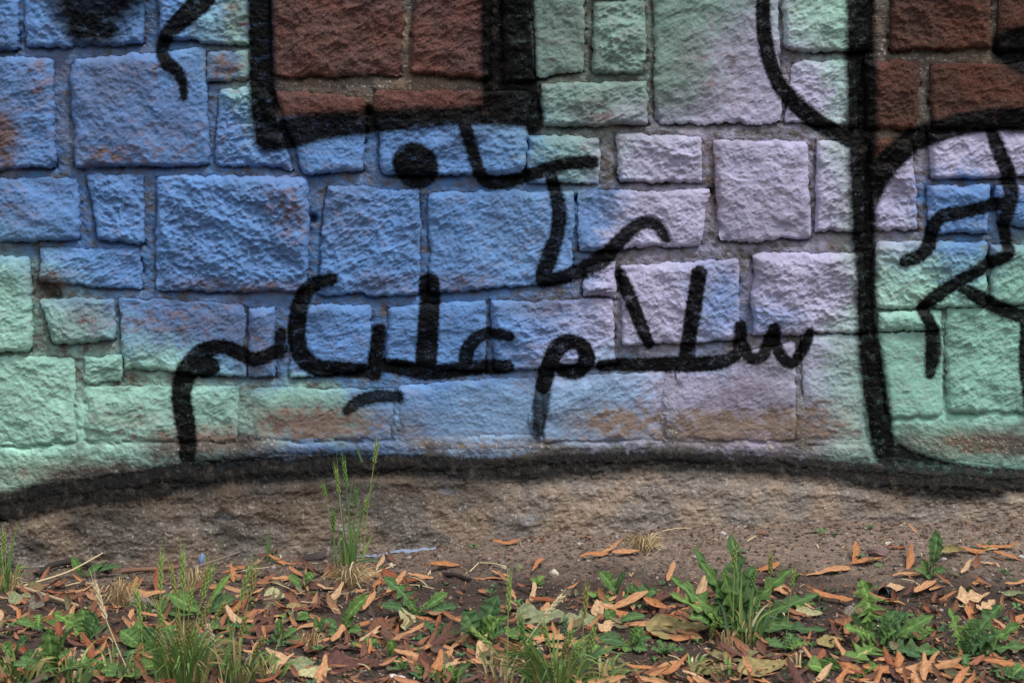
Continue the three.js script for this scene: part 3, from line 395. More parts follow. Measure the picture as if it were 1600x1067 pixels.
const litterDensity = (x, z) => { // how thick the fallen leaves lie
  const n = fbm(x * 3.4 + 4, z * 4.2, 3), edge = lerp(0.12, 0.40, ss(-0.55, 0.15, x)); return clamp(0.03 + ss(edge - 0.02, edge + 0.30, z + 0.10 * n) * (0.72 + 1.0 * n)); };
scatterStuff('soil_crumbs', 'loose crumbs of soil and grit strewn over the ground', lumpGeometry(3, 1, 0.7, 1, 1), std(1, 1, 1), 9000, 21, (x, z) => 0.35 + 0.5 * ss(0.6, 0.1, z), [0.0012, 0.0055], [[0.10, 0.07, 0.05], [0.06, 0.04, 0.03], [0.15, 0.11, 0.085], [0.045, 0.03, 0.024], [0.24, 0.20, 0.17], [0.12, 0.06, 0.04]]);
{ const g = new THREE.BoxGeometry(1, 0.06, 0.22, 5, 1, 1), p = g.attributes.position; for (let i = 0; i < p.count; i++) { const x = p.getX(i); p.setXYZ(i, x, p.getY(i) + 0.12 * Math.sin(x * 5), p.getZ(i) * (1 - 1.6 * x * x) + 0.05 * Math.sin(x * 9)); } g.computeVertexNormals();
  scatterStuff('chaff', 'fine chaff, bark shreds and leaf crumbs on the soil', g, std(1, 1, 1), 7000, 22, (x, z) => 0.3 + 0.6 * litterDensity(x, z), [0.005, 0.019], [[0.26, 0.12, 0.055], [0.13, 0.065, 0.04], [0.36, 0.22, 0.12], [0.07, 0.04, 0.03], [0.16, 0.05, 0.04], [0.42, 0.33, 0.21], [0.09, 0.06, 0.045]]); }

// ── dry leaves ──
const veinMap = (() => { return colourTexture(256, 96, (u, v, c) => { const w = Math.abs(v - 0.5), mid = ss(0.035, 0.008, w), side = ss(0.86, 0.97, Math.cos((u * 9 - w * 5) * 6.2832)) * 0.35, n = 0.30 * fbm(u * 9, v * 5, 3), n2 = noise(u * 40, v * 22); const k = clamp(0.76 + 1.4 * n + 0.16 * n2 + 0.2 * mid + side * 0.25 - (n2 > 0.4 ? 0.2 : 0), 0.2, 1); c[0] = k; c[1] = k * (0.97 + 0.05 * n); c[2] = k * 0.95; }); })();
const dryMat = (r, g, b) => new THREE.MeshPhysicalMaterial({ color: new THREE.Color().setRGB(r, g, b), map: veinMap, roughness: 0.8, specularIntensity: 0.4, side: THREE.DoubleSide });
const TONES = { orange: dryMat(0.47, 0.205, 0.088), amber: dryMat(0.53, 0.28, 0.14), tan: dryMat(0.58, 0.38, 0.22), rust: dryMat(0.29, 0.10, 0.05), brown: dryMat(0.19, 0.085, 0.05), plum: dryMat(0.12, 0.055, 0.045), olive: dryMat(0.20, 0.19, 0.085), khaki: dryMat(0.33, 0.27, 0.12), sage: dryMat(0.24, 0.27, 0.15), pale: dryMat(0.46, 0.44, 0.24), grey: dryMat(0.20, 0.18, 0.14), yellow: dryMat(0.31, 0.25, 0.11) };
// a leaf lying along +x, L long and Wd wide; curl bends it along its length, cup rolls it across, twist turns its tip
function dryLeaf(seed, L, Wd, curl, cup, twist, shape, nx = 16, ny = 6) {
  const r = rng(seed), o = r() * 40, pos = [], uv = [], idx = [];
  for (let i = 0; i <= nx; i++) { const t = i / nx;
    let w = shape === 'bract' ? Math.pow(Math.sin(Math.PI * clamp(0.03 + t * 0.94)), 0.55) * (0.85 + 0.2 * t) : shape === 'lobed' ? (0.35 + 0.65 * Math.abs(Math.sin(t * 8.2 + o))) * Math.sin(Math.PI * Math.pow(clamp(t, 0.02, 0.99), 0.8)) : Math.pow(Math.sin(Math.PI * Math.pow(clamp(t, 0.015, 0.995), 0.72)), 0.75);
    w *= Wd / 2; const a = curl * (t - 0.4) + 0.35 * noise(t * 3 + o, 1) * Math.abs(curl), x0 = L * (t - 0.5), tw = twist * (t - 0.5);
    const cx = x0 * (1 - 0.12 * curl * curl * (t - 0.4) ** 2), cz = 0.5 * L * curl * (t - 0.4) * (t - 0.4) + 0.05 * L * noise(t * 3.3 + o, 4), cy = 0.08 * L * noise(t * 1.7 + o, 8);
    for (let j = 0; j <= ny; j++) { const s = j / ny * 2 - 1, jag = shape === 'bract' ? 1 + 0.05 * noise(t * 14 + o, s) : 1 + 0.14 * noise(t * 11 + o, s * 2) + (Math.abs(s) > 0.9 ? 0.12 * noise(t * 30, s + o) : 0), ang = s * cup * (0.7 + 0.6 * noise(t * 2.2 + o, 3));
      const yy = Math.abs(cup) < 0.05 ? s * w * jag : Math.sin(ang) / cup * w * jag, zz = Math.abs(cup) < 0.05 ? 0 : (1 - Math.cos(ang)) / cup * w + 0.05 * w * noise(t * 9 + o, s * 3) ;
      const zf = zz + 0.012 * L * noise(t * 8 + o, s * 2.5 + 9) - (j === ny / 2 ? 0.0006 : 0);
      pos.push(cx, cz + Math.cos(tw) * zf + Math.sin(tw) * yy, cy + Math.cos(tw) * yy - Math.sin(tw) * zf); uv.push(t, j / ny);
      if (i && j) { const q = i * (ny + 1) + j; idx.push(q - ny - 2, q - 1, q - ny - 1, q - ny - 1, q - 1, q); } } }
  const n = pos.length / 3; // a thin underside so that the leaf has thickness
  const p2 = [...pos], u2 = [...uv], i2 = [...idx]; for (let k = 0; k < n; k++) { p2.push(pos[k * 3], pos[k * 3 + 1] - 0.0004, pos[k * 3 + 2]); u2.push(uv[k * 2], uv[k * 2 + 1]); }
  for (let k = 0; k < idx.length; k += 3) i2.push(idx[k] + n, idx[k + 2] + n, idx[k + 1] + n);
  const g = geom(p2, i2, u2); g.computeBoundingBox(); g.translate(0, -g.boundingBox.min.y * 0.8, 0); return g;
}
const BRACTS = Array.from({ length: 18 }, (_, i) => { const r = rng(300 + i); const g = dryLeaf(500 + i, 0.066 * (0.85 + 0.35 * r()), 0.0195 * (0.85 + 0.4 * r()), (r() - 0.35) * 1.6, (r() < 0.7 ? 1 : -1) * (0.4 + 1.1 * r()), (r() - 0.5) * 1.8, 'bract'); return g; });
// landmarks by which a bract among the litter can be found
const MARKS = [[100, 1000, 'the lower left dandelion rosette'], [140, 965, 'the wide leaved dandelion at the left'], [186, 930, 'the left dry tuft'], [225, 1005, 'the round leaved weed at the left'], [20, 940, 'the left edge grass tuft'], [20, 1035, 'the small dandelion at the left edge'], [300, 1030, 'the barley grass tuft'], [315, 945, 'the weed with dark oval leaves'], [430, 935, 'the pale green yellow leaf'], [434, 1000, 'the weed with a long level leaf'], [486, 1010, 'the small dry tuft left of centre'], [545, 905, 'the dry tuft under the tall grass'], [535, 970, 'the two leaved sow thistle'], [548, 1045, 'the plum brown leaf'], [610, 1015, 'the narrow bright seedling'], [636, 975, 'the three cornered khaki leaf'], [655, 940, 'the central dandelion'], [690, 1000, 'the flat dandelion'], [710, 1050, 'the leafy seedling at the bottom'], [752, 975, 'the dark green sow thistle'], [848, 970, 'the broad grey green leaf'], [868, 1050, 'the grass at bottom centre'], [946, 960, 'the tan pinkish leaf'], [966, 920, 'the dandelion at the bare soil edge'], [985, 1005, 'the leafy weed below the tan leaves'], [1068, 990, 'the large khaki leaf'], [1108, 1053, 'the small olive leaf'], [1150, 1032, 'the ragged olive leaf'], [1150, 940, 'the big dandelion clump'], [1190, 1053, 'the big yellow leaf'], [1266, 964, 'the narrow pale leaf'], [1294, 1045, 'the broad bright leaf at bottom right'], [1380, 925, 'the black cap'], [1380, 985, 'the sharply toothed dandelion'], [1450, 880, 'the single toothed leaf'], [1490, 868, 'the curled khaki leaf'], [1525, 942, 'the dry tan lobed leaf'], [1510, 1010, 'the right edge dandelion'], [1586, 940, 'the rolled sage leaf']];
const usedLabels = {};
const rl = rng(77);
function bract(px, py, deg, len, tone, label, rnd = rl) { // deg: turn seen from above, 0 along the wall
  const p = G(px, py), v = Math.floor(rnd() * BRACTS.length), o = mesh('fallen_bract', BRACTS[v], TONES[tone], scene), s = len / 66 * 1.36, tilt = label ? 0.15 + 0.35 * rnd() : rnd() * 0.75 - 0.1, yaw = deg * Math.PI / 180;
  o.position.set(p[0], p[1] + 0.002 + Math.max(0, Math.sin(tilt)) * (0.030 * Math.abs(Math.sin(yaw)) + 0.006) * s, p[2]); o.rotation.set(tilt, yaw, (rnd() - 0.5) * 0.6); o.scale.set(s, s, s * (0.9 + 0.35 * rnd()));
  if (label) return tag(o, label, 'dry leaf');
  let best = null, bd = 1e9; for (const m of MARKS) { const d = Math.hypot(px - m[0], (py - m[1]) * 2); if (d < bd) { bd = d; best = m; } }
  const dx = px - best[0], dy = (py - best[1]) * 2.2, where = Math.abs(dx) > Math.abs(dy) ? (dx < 0 ? 'left of' : 'right of') : dy > 0 ? 'in front of' : 'behind';
  const lab = `${len < 44 ? 'small ' : len > 56 ? 'long ' : ''}${tone === 'rust' ? 'rust red' : tone} dry bract ${where} ${best[2]}`;
  (usedLabels[lab] ??= []).push(o); o.userData = { label: lab, category: 'dry leaf' }; if (usedLabels[lab].length > 1) for (const q of usedLabels[lab]) q.userData.group = `${tone} bracts ${where} ${best[2]}`; return o; }
// those that lie apart and can be told from the rest
bract(1356, 881, 8, 62, 'orange', 'orange bract lying flat left of the single upright green leaf');
bract(1337, 871, 80, 40, 'orange', 'thin orange bract curled on edge behind the flat orange bract on bare soil');
bract(1422, 880, 75, 60, 'orange', 'upright curled orange bract just left of the single toothed leaf plant');
bract(1418, 902, 12, 42, 'amber', 'amber bract lying at the left foot of the single toothed leaf plant');
bract(1448, 922, 50, 58, 'amber', 'lone amber bract on bare dark soil below the single toothed leaf plant');
bract(1556, 858, 12, 74, 'orange', 'large orange bract on the bare soil near the right end of the wall foot');
bract(1577, 872, -20, 44, 'orange', 'small orange bract just below the large one at the right end');
bract(1519, 865, -10, 52, 'orange', 'orange bract tucked beside the curled khaki leaf');
bract(1295, 894, 14, 70, 'amber', 'long amber bract lying on soil between the big dandelion and the black cap');
bract(1302, 946, -35, 74, 'orange', 'wide orange bract behind the tall toothed leaf beside the black cap');
bract(698, 886, 4, 68, 'orange', 'long orange bract alone on the crumbly soil in front of the pale blue strip');
bract(791, 853, 8, 44, 'orange', 'orange bract lying right against the foot of the footing');
bract(928, 875, 20, 44, 'orange', 'small orange bract left of the dry grass tuft on bare soil');
bract(958, 864, 35, 42, 'amber', 'amber bract touching the dry grass tuft from the left');
bract(978, 870, 14, 56, 'amber', 'pale orange bract below the dry grass tuft');
bract(840, 888, 70, 46, 'orange', 'hook shaped orange bract beside the white pebble');
bract(833, 936, 86, 40, 'tan', 'tan bract standing upright beside the big grey green leaf');
bract(657, 905, -10, 50, 'amber', 'amber bract on dark crumbs behind the central dandelion');
bract(626, 908, -25, 62, 'rust', 'rust coloured bract right of the dry tuft under the tall grass');
bract(445, 882, -8, 62, 'orange', 'broad orange bract left of the dark bark chip');
bract(442, 906, 6, 58, 'amber', 'amber bract just below the broad orange one left of the tall grass');
bract(579, 996, 62, 52, 'tan', 'tan upright bract left of the khaki three cornered leaf');
bract(640, 994, 35, 56, 'amber', 'amber bract propped against the khaki three cornered leaf');
bract(594, 888, 70, 36, 'tan', 'small tan bract leaning on straw right of the tall grass');
for (const [x, y, a, l, t] of [[36, 959, -20, 46, 'amber'], [30, 984, -55, 44, 'orange'], [17, 900, 10, 30, 'rust'], [90, 930, -15, 40, 'rust'], [180, 930, 30, 48, 'amber'], [208, 920, 80, 40, 'orange'], [183, 952, 40, 30, 'orange'], [153, 973, 60, 40, 'rust'], [139, 1042, 15, 70, 'amber'], [65, 1053, 6, 50, 'amber'], [28, 1062, 5, 50, 'orange'], [155, 1003, 10, 36, 'rust'], [364, 894, 6, 40, 'orange'], [390, 938, 40, 50, 'amber'], [400, 1022, 75, 50, 'amber'], [466, 1014, 30, 50, 'rust'], [438, 1049, 60, 56, 'tan'], [482, 982, 20, 40, 'amber'], [528, 1002, 80, 50, 'amber'], [578, 947, 75, 46, 'amber'], [555, 983, 20, 50, 'orange'], [643, 1034, -18, 60, 'amber'], [680, 1050, 10, 64, 'tan'], [698, 1020, 12, 40, 'orange'], [589, 915, 80, 46, 'orange'], [675, 1015, 35, 40, 'amber'], [765, 907, 6, 44, 'orange'], [786, 899, -30, 40, 'amber'], [777, 1004, -12, 56, 'amber'], [986, 953, 32, 56, 'amber'], [972, 970, -20, 50, 'orange'], [1025, 957, -40, 56, 'orange'], [849, 989, -10, 60, 'rust'], [859, 1005, 8, 50, 'amber'], [1197, 894, 12, 56, 'orange'], [1239, 1047, -4, 50, 'amber'], [1060, 960, 40, 52, 'orange'], [1526, 917, 40, 40, 'orange'], [1510, 897, 55, 36, 'tan'], [1544, 881, 5, 34, 'tan'], [1403, 857, -5, 36, 'rust'], [1588, 920, 30, 44, 'amber'], [1574, 1050, -20, 60, 'orange'], [1400, 1052, 5, 80, 'orange'], [1450, 1050, 8, 90, 'amber'], [1390, 1030, 20, 56, 'amber'], [1405, 1035, 80, 50, 'orange'], [1430, 1060, -80, 50, 'amber'], [1480, 1048, -10, 70, 'orange'], [1345, 1000, 60, 40, 'tan'], [1320, 1045, -50, 66, 'orange'], [1598, 950, -70, 40, 'orange'], [1570, 985, -40, 40, 'amber'], [1590, 1020, 10, 50, 'amber'], [740, 1040, 20, 50, 'amber'], [1010, 1050, 5, 60, 'orange'], [1040, 1045, 15, 50, 'amber']]) bract(x, y, a, l, t);
{ const r = rng(91), tones = ['orange', 'orange', 'amber', 'amber', 'amber', 'rust', 'rust', 'tan', 'brown', 'plum']; let n = 0, guard = 0;
  while (n < 195 && guard++ < 5000) { const px = r() * 1640 - 20, py = 895 + r() * 185, p = G(px, py); if (r() > litterDensity(p[0], p[2]) * 1.05) continue; bract(px, py, r() * 360, 28 + 36 * r(), tones[Math.floor(r() * tones.length)], null, r); n++; } }
// the broken and half buried rest
for (const [k, nm, lb, geo, n, s] of [[0, 'leaf_litter', 'crumbled rust and brown leaf litter covering the soil', dryLeaf(61, 1, 0.42, 0.9, 0.9, 0.8, 'leaf', 8, 4), 1500, [0.018, 0.05]], [1, 'leaf_litter', 'broken dry orange bracts lying thick in the foreground', dryLeaf(62, 1, 0.30, 0.8, 0.7, 1.0, 'bract', 9, 4), 1100, [0.022, 0.064]]])
  scatterStuff(nm, lb, geo, new THREE.MeshStandardMaterial({ map: veinMap, roughness: 0.85, side: THREE.DoubleSide }), n, 25 + k, (x, z) => litterDensity(x, z) ** 1.2, s, k ? [[0.42, 0.18, 0.08], [0.26, 0.10, 0.05], [0.47, 0.25, 0.13], [0.36, 0.16, 0.075], [0.15, 0.065, 0.04], [0.28, 0.11, 0.05], [0.12, 0.05, 0.035]] : [[0.11, 0.05, 0.035], [0.19, 0.08, 0.045], [0.09, 0.055, 0.04], [0.28, 0.12, 0.06], [0.16, 0.14, 0.07]], 0.7);

// larger dead leaves, each its own
function bigLeaf(px, py, deg, L, Wd, tone, shape, label, seed, curl = 0.5, cup = 0.5, tilt = 0.35) { const p = G(px, py), o = mesh('fallen_leaf', dryLeaf(seed, L * 0.00128, Wd * 0.0019, curl, cup, 0.4, shape, 26, 10), TONES[tone], scene); o.position.set(p[0], p[1] + 0.006, p[2]); o.rotation.set(tilt, deg * Math.PI / 180, 0, 'YXZ'); tag(o, label, 'dead leaf'); }
bigLeaf(1068, 990, 8, 118, 44, 'khaki', 'leaf', 'large khaki dead leaf lying flat left of the big dandelion clump', 1, 0.3, 0.35);
bigLeaf(1150, 1032, 12, 76, 34, 'olive', 'lobed', 'ragged olive dead leaf in front of the big dandelion clump', 2, 0.4, 0.4);
bigLeaf(1190, 1053, 20, 80, 36, 'yellow', 'leaf', 'yellowish curved dead leaf at the bottom edge below the ragged olive one', 3, 0.9, 0.8);
bigLeaf(1108, 1053, -14, 56, 26, 'olive', 'leaf', 'small olive leaf at the bottom edge left of the yellowish curved one', 4, 0.5, 0.7);
bigLeaf(848, 972, -24, 92, 50, 'sage', 'leaf', 'broad grey green wilted leaf right of the dry straw stem', 5, 0.25, 0.3, 0.5);
bigLeaf(905, 972, 14, 70, 44, 'sage', 'lobed', 'second grey green wilted leaf overlapping the broad one on its right', 6, 0.4, 0.4, 0.45);
bigLeaf(944, 958, 36, 58, 30, 'tan', 'leaf', 'tan pinkish dead leaf right of the grey green leaves', 7, 0.6, 0.5, 0.5);
bigLeaf(946, 986, 60, 44, 28, 'tan', 'leaf', 'small wrinkled tan leaf directly below the tan pinkish one', 8, 0.7, 0.8, 0.4);
bigLeaf(636, 976, 70, 56, 52, 'pale', 'lobed', 'khaki three cornered leaf standing up below the central dandelion', 9, 0.2, 0.25, 0.85);
bigLeaf(430, 936, -22, 42, 30, 'pale', 'leaf', 'pale green yellow leaf left of the tall grass tuft', 10, 0.4, 0.4, 0.5);
bigLeaf(466, 952, -8, 40, 20, 'yellow', 'leaf', 'small yellow leaf just right of the pale green yellow one', 11, 0.4, 0.6);
bigLeaf(338, 1012, 20, 34, 34, 'sage', 'leaf', 'grey wilted leaf amid the barley grass on the left', 12, 0.4, 0.5, 0.7);
bigLeaf(222, 952, 0, 44, 34, 'grey', 'leaf', 'grey brown flat leaf right of the left dry tuft', 13, 0.3, 0.3, 0.6);
bigLeaf(57, 950, -30, 44, 36, 'grey', 'leaf', 'tan grey crinkled leaf near the left edge', 14, 0.7, 0.6, 0.5);
bigLeaf(54, 922, 60, 34, 26, 'olive', 'leaf', 'dark olive leaf standing behind the crinkled leaf at the left edge', 15, 0.4, 0.7, 0.8);
bigLeaf(30, 938, 30, 40, 30, 'sage', 'leaf', 'wilted sage leaf under the left edge grass tuft', 16, 0.5, 0.6, 0.6);
bigLeaf(548, 1042, 10, 76, 40, 'plum', 'leaf', 'plum brown rotting leaf left of the small seedling', 17, 0.5, 0.5, 0.3);
bigLeaf(492, 1060, 20, 50, 26, 'pale', 'leaf', 'pale leaf at the bottom edge below the plum brown leaf', 18, 0.5, 0.5);
bigLeaf(600, 985, 20, 50, 40, 'brown', 'leaf', 'brown rotting leaf left of the three cornered leaf', 19, 0.5, 0.5, 0.3);
bigLeaf(1400, 922, -5, 30, 20, 'tan', 'leaf', 'flat tan leaf just right of the black cap', 20, 0.3, 0.3, 0.4);
bigLeaf(1490, 868, -22, 46, 22, 'khaki', 'leaf', 'curled khaki leaf right of the single toothed leaf plant', 21, 1.2, 1.5, 0.5);
bigLeaf(1520, 938, 10, 60, 36, 'tan', 'lobed', 'dry tan lobed leaf on the right behind the right dandelion', 22, 0.8, 0.7, 0.5);
bigLeaf(1540, 952, 40, 50, 26, 'tan', 'lobed', 'torn tan leaf tip below the dry lobed leaf on the right', 23, 0.9, 0.8, 0.4);
bigLeaf(1586, 940, -6, 40, 18, 'sage', 'leaf', 'rolled sage leaf near the right edge', 24, 0.6, 1.8, 0.3);
bigLeaf(1340, 966, 10, 44, 24, 'grey', 'leaf', 'grey wilted leaf left of the tall toothed leaf', 25, 0.5, 0.6, 0.5);
bigLeaf(1266, 964, -30, 46, 18, 'pale', 'leaf', 'narrow pale leaf right of the big dandelion clump', 26, 0.5, 0.7, 0.6);
bigLeaf(1296, 1010, 20, 44, 26, 'yellow', 'leaf', 'dull yellow leaf above the broad green leaf at the lower right', 27, 0.6, 0.6, 0.4);
bigLeaf(470, 1045, 0, 46, 24, 'sage', 'leaf', 'narrow sage leaf above the pale leaf at the bottom edge', 28, 0.5, 0.6, 0.4);

// ── stones, chips, sticks ──
function lump(name, px, py, sx, sy, sz, col, label, cat, seed, rough = 0.8) { const p = G(px, py), o = mesh(name, lumpGeometry(seed, sx, sy, sz, 3), std(...col, { roughness: rough, bumpMap: grain, bumpScale: 0.0006, side: THREE.FrontSide }), scene); o.position.set(p[0], p[1] + sy * 0.35, p[2]); o.rotation.y = seed; tag(o, label, cat); }
lump('pebble', 866, 897, 0.011, 0.009, 0.009, [0.55, 0.50, 0.40], 'whitish cornered pebble on soil left of the upright toothed leaf', 'pebble', 31);
lump('pebble', 787, 886, 0.007, 0.006, 0.007, [0.42, 0.36, 0.28], 'small beige pebble left of the olive one', 'pebble', 32);
lump('pebble', 810, 889, 0.014, 0.010, 0.010, [0.17, 0.17, 0.09], 'olive rounded pebble left of the white pebble', 'pebble', 33);
lump('pebble', 1372, 866, 0.024, 0.013, 0.015, [0.17, 0.10, 0.09], 'flat reddish stone on the soil left of the single toothed leaf', 'pebble', 34);
lump('pebble', 1388, 849, 0.009, 0.004, 0.005, [0.58, 0.54, 0.44], 'pale flat pebble near the footing behind the reddish stone', 'pebble', 35);
lump('pebble', 611, 884, 0.007, 0.006, 0.006, [0.5, 0.46, 0.40], 'light pebble beside straw right of the tall grass', 'pebble', 36);
lump('pebble', 1086, 872, 0.009, 0.005, 0.006, [0.34, 0.29, 0.25], 'grey pebble on bare soil left of the big dandelion', 'pebble', 37);
lump('bark_chip', 492, 874, 0.032, 0.013, 0.014, [0.055, 0.04, 0.038], 'dark bark chip lying at the left foot of the tall grass', 'bark chip', 38);
lump('stone_chip', 317, 878, 0.013, 0.021, 0.010, [0.17, 0.25, 0.44], 'blue painted stone chip leaning on the footing at left', 'stone chip', 39);
for (const [px, py, s, lab, sd] of [[1476, 872, 0.006, 'tiny pale grit stone below the curled khaki leaf', 40], [1597, 868, 0.007, 'white grit stone at the right edge', 41], [905, 850, 0.006, 'pale grit stone at the footing left of the dry tuft', 42], [1130, 836, 0.008, 'grey grit stone at the footing above the big dandelion', 43], [540, 862, 0.007, 'bluish grit stone at the footing beside the tall grass', 44]]) lump('pebble', px, py, s, s * 0.6, s * 0.8, [0.45, 0.42, 0.38], lab, 'pebble', sd);
{ // spilt paint skin and render along the foot of the footing
  const a = W(556, 873, 0.10), b = W(668, 861, 0.10), pos = [], idx = [], n = 50, m = 6;
  for (let i = 0; i <= n; i++) for (let j = 0; j <= m; j++) { const t = i / n, x = lerp(a[0], b[0] + 0.02, t), w = 0.5 * Math.sin(Math.PI * Math.pow(clamp(t, 0.02, 0.985), 0.7)) + 0.1 * noise(t * 9, 2), s = j / m - 0.3, z = 0.10 + 0.075 * Math.max(0.02, w + 0.25 * noise(x * 30, 6)) * s + 0.008 * noise(x * 14, 3) + 0.025 * (1 - t); pos.push(x, gh(x, z) + 0.004 - 0.004 * Math.abs(s) + 0.003 * noise(x * 60, z * 60), z); if (i && j) { const q = i * (m + 1) + j; idx.push(q - m - 2, q - 1, q - m - 1, q - m - 1, q - 1, q); } }
  tag(mesh('paint_spill', geom(pos, idx), std(0.21, 0.26, 0.37, { roughness: 0.7, bumpMap: grain, bumpScale: 0.001 }), scene), 'pale blue skin of spilt paint along the footing right of the tall grass', 'paint spill');
}
function rod(points, r0, r1, seg = 40, rad = 7, wob = 0.15) { // a tapered, knotty rod through points
  const c = new THREE.CatmullRomCurve3(points.map(p => V3(...p))), fr = c.computeFrenetFrames(seg), pos = [], uv = [], idx = [];
  for (let i = 0; i <= seg; i++) { const t = i / seg, p = c.getPointAt(t), r = lerp(r0, r1, t) * (1 + wob * noise(t * 14, r0 * 900)); for (let j = 0; j <= rad; j++) { const a = j / rad * 6.2832, n = fr.normals[i], b = fr.binormals[i]; pos.push(p.x + r * (Math.cos(a) * n.x + Math.sin(a) * b.x), p.y + r * (Math.cos(a) * n.y + Math.sin(a) * b.y), p.z + r * (Math.cos(a) * n.z + Math.sin(a) * b.z)); uv.push(t * 4, j / rad); if (i && j) { const q = i * (rad + 1) + j; idx.push(q - rad - 2, q - 1, q - rad - 1, q - rad - 1, q - 1, q); } } }
  const e0 = pos.length / 3; const A = c.getPointAt(0), B = c.getPointAt(1); pos.push(A.x, A.y, A.z, B.x, B.y, B.z); uv.push(0, 0, 1, 0); const last = seg * (rad + 1); for (let j = 0; j < rad; j++) idx.push(e0, j + 1, j, e0 + 1, last + j, last + j + 1);
  return geom(pos, idx, uv); }
const on = (px, py, l = 0.004) => { const p = G(px, py); return [p[0], p[1] + l, p[2]]; };
const bark = std(0.035, 0.026, 0.022, { bumpMap: grain, bumpScale: 0.001, side: THREE.FrontSide }), reddish = std(0.20, 0.10, 0.065, { side: THREE.FrontSide }), beige = std(0.40, 0.28, 0.17, { side: THREE.FrontSide }), straw = std(0.62, 0.49, 0.28, { side: THREE.FrontSide }), greyTwig = std(0.17, 0.13, 0.11, { side: THREE.FrontSide });
const stick = (name, pts, r0, r1, m, label, cat) => tag(mesh(name, rod(pts, r0, r1), m, scene), label, cat);
stick('stick', [on(56, 906, .008), on(84, 893, .014), on(116, 888, .014), on(142, 893, .012), on(172, 897, .010)], 0.007, 0.008, bark, 'thick dark stick lying along the footing at left', 'stick');
stick('stick', [on(190, 898, .008), on(225, 899, .010), on(255, 896, .010), on(278, 893, .008)], 0.006, 0.0045, reddish, 'reddish brown stick continuing right of the thick dark stick', 'stick');
stick('stick', [on(4, 921, .012), on(36, 928, .014), on(70, 938, .012), on(108, 949, .010), on(142, 958, .006)], 0.005, 0.0035, beige, 'beige twig slanting down from the left edge', 'stick');
stick('stick', [on(300, 892, .008), on(335, 884, .014), on(380, 868, .02)], 0.0035, 0.003, greyTwig, 'grey twig beside the blue stone chip', 'stick');
stick('stick', [on(694, 900, .006), on(716, 907, .008), on(735, 914, .005)], 0.006, 0.004, bark, 'short dark stick on the soil behind the right of the central dandelion', 'stick');
stick('straw_stalk', [on(36, 922, .01), [...W(106, 893, 0.22), 0.22], [...W(160, 864, 0.16), 0.16]], 0.0022, 0.0014, straw, 'long pale straw stalk rising over the thick dark stick', 'straw');
stick('straw_stalk', [on(92, 922), on(120, 917, .008), on(146, 912, .004)], 0.0016, 0.0012, straw, 'thin straw stalk under the long one at left', 'straw');
for (const [a, b, c, d, l] of [[360, 898, 420, 893, 'white straw piece left of the broad orange bract'], [405, 909, 455, 923, 'straw piece above the pale green yellow leaf'], [640, 903, 668, 921, 'straw piece crossing the soil behind the central dandelion'], [625, 917, 678, 927, 'straw piece lying level behind the central dandelion'], [560, 912, 618, 886, 'straw piece leaning right of the dry tuft under the tall grass'], [750, 884, 790, 889, 'straw piece left of the beige pebble'], [734, 898, 748, 885, 'short straw piece standing left of the level one'], [1035, 835, 1080, 832, 'straw piece right of the dry tuft at the wall foot'], [1168, 848, 1182, 843, 'short straw piece behind the big dandelion'], [556, 1040, 578, 1054, 'straw piece left of the seedling at the bottom'], [470, 945, 530, 957, 'straw piece left of the two broad leaves'], [1484, 953, 1510, 953, 'white straw piece behind the right dandelion'], [1410, 910, 1440, 922, 'straw piece beside the lone amber bract'], [1534, 866, 1560, 861, 'straw piece under the large orange bract at right'], [1045, 1030, 1068, 1045, 'straw piece left of the small olive leaf'], [160, 998, 176, 1010, 'white straw piece at lower left'], [210, 1036, 240, 1043, 'straw piece at the bottom left']]) { const p = on(a, b, .006), q = on(c, d, .009); stick('straw_piece', [p, [(p[0] + q[0]) / 2 + .003, (p[1] + q[1]) / 2 + .003, (p[2] + q[2]) / 2], q], 0.0014, 0.0011, straw, l, 'straw'); }
{ // black plastic cap, on its side
  const p = G(1391, 938), g = new THREE.LatheGeometry([[0, 0], [0.0125, 0], [0.014, 0.0015], [0.014, 0.017], [0.0132, 0.0185], [0.0118, 0.0185], [0.0116, 0.003], [0, 0.0026]].map(v => new THREE.Vector2(...v)), 40);
  const t = thing('bottle_cap', 'small black plastic cap lying on its side behind the tall toothed leaf', 'cap', [p[0], p[1] + 0.014, p[2]]); t.rotation.set(0.25, 0.5, 1.25); t.scale.setScalar(1.1);
  const bm = std(0.008, 0.008, 0.009, { roughness: 0.4 }); part('shell', g, bm, t); const rib = new THREE.BoxGeometry(0.0012, 0.013, 0.0014), ribs = []; for (let i = 0; i < 36; i++) { const q = rib.clone(); q.rotateY(i / 36 * 6.2832); q.translate(Math.sin(i / 36 * 6.2832 + 1.5708) * 0.0142, 0.009, Math.cos(i / 36 * 6.2832 + 1.5708) * 0.0142); ribs.push(q); } const rm = part('grip_ribs', mergeGeometries(ribs), bm, t); rm.userData.kind = 'stuff';
}
{ const p = G(620, 1066), g = dryLeaf(404, 0.034, 0.014, 0.4, 0.8, 0.2, 'leaf'); const o = mesh('paper_scrap', g, std(0.75, 0.74, 0.72), scene); o.position.set(p[0], p[1] + 0.006, p[2]); o.rotation.set(0.4, -0.1, 0); tag(o, 'white paper scrap at the bottom edge below the seedling', 'scrap'); }

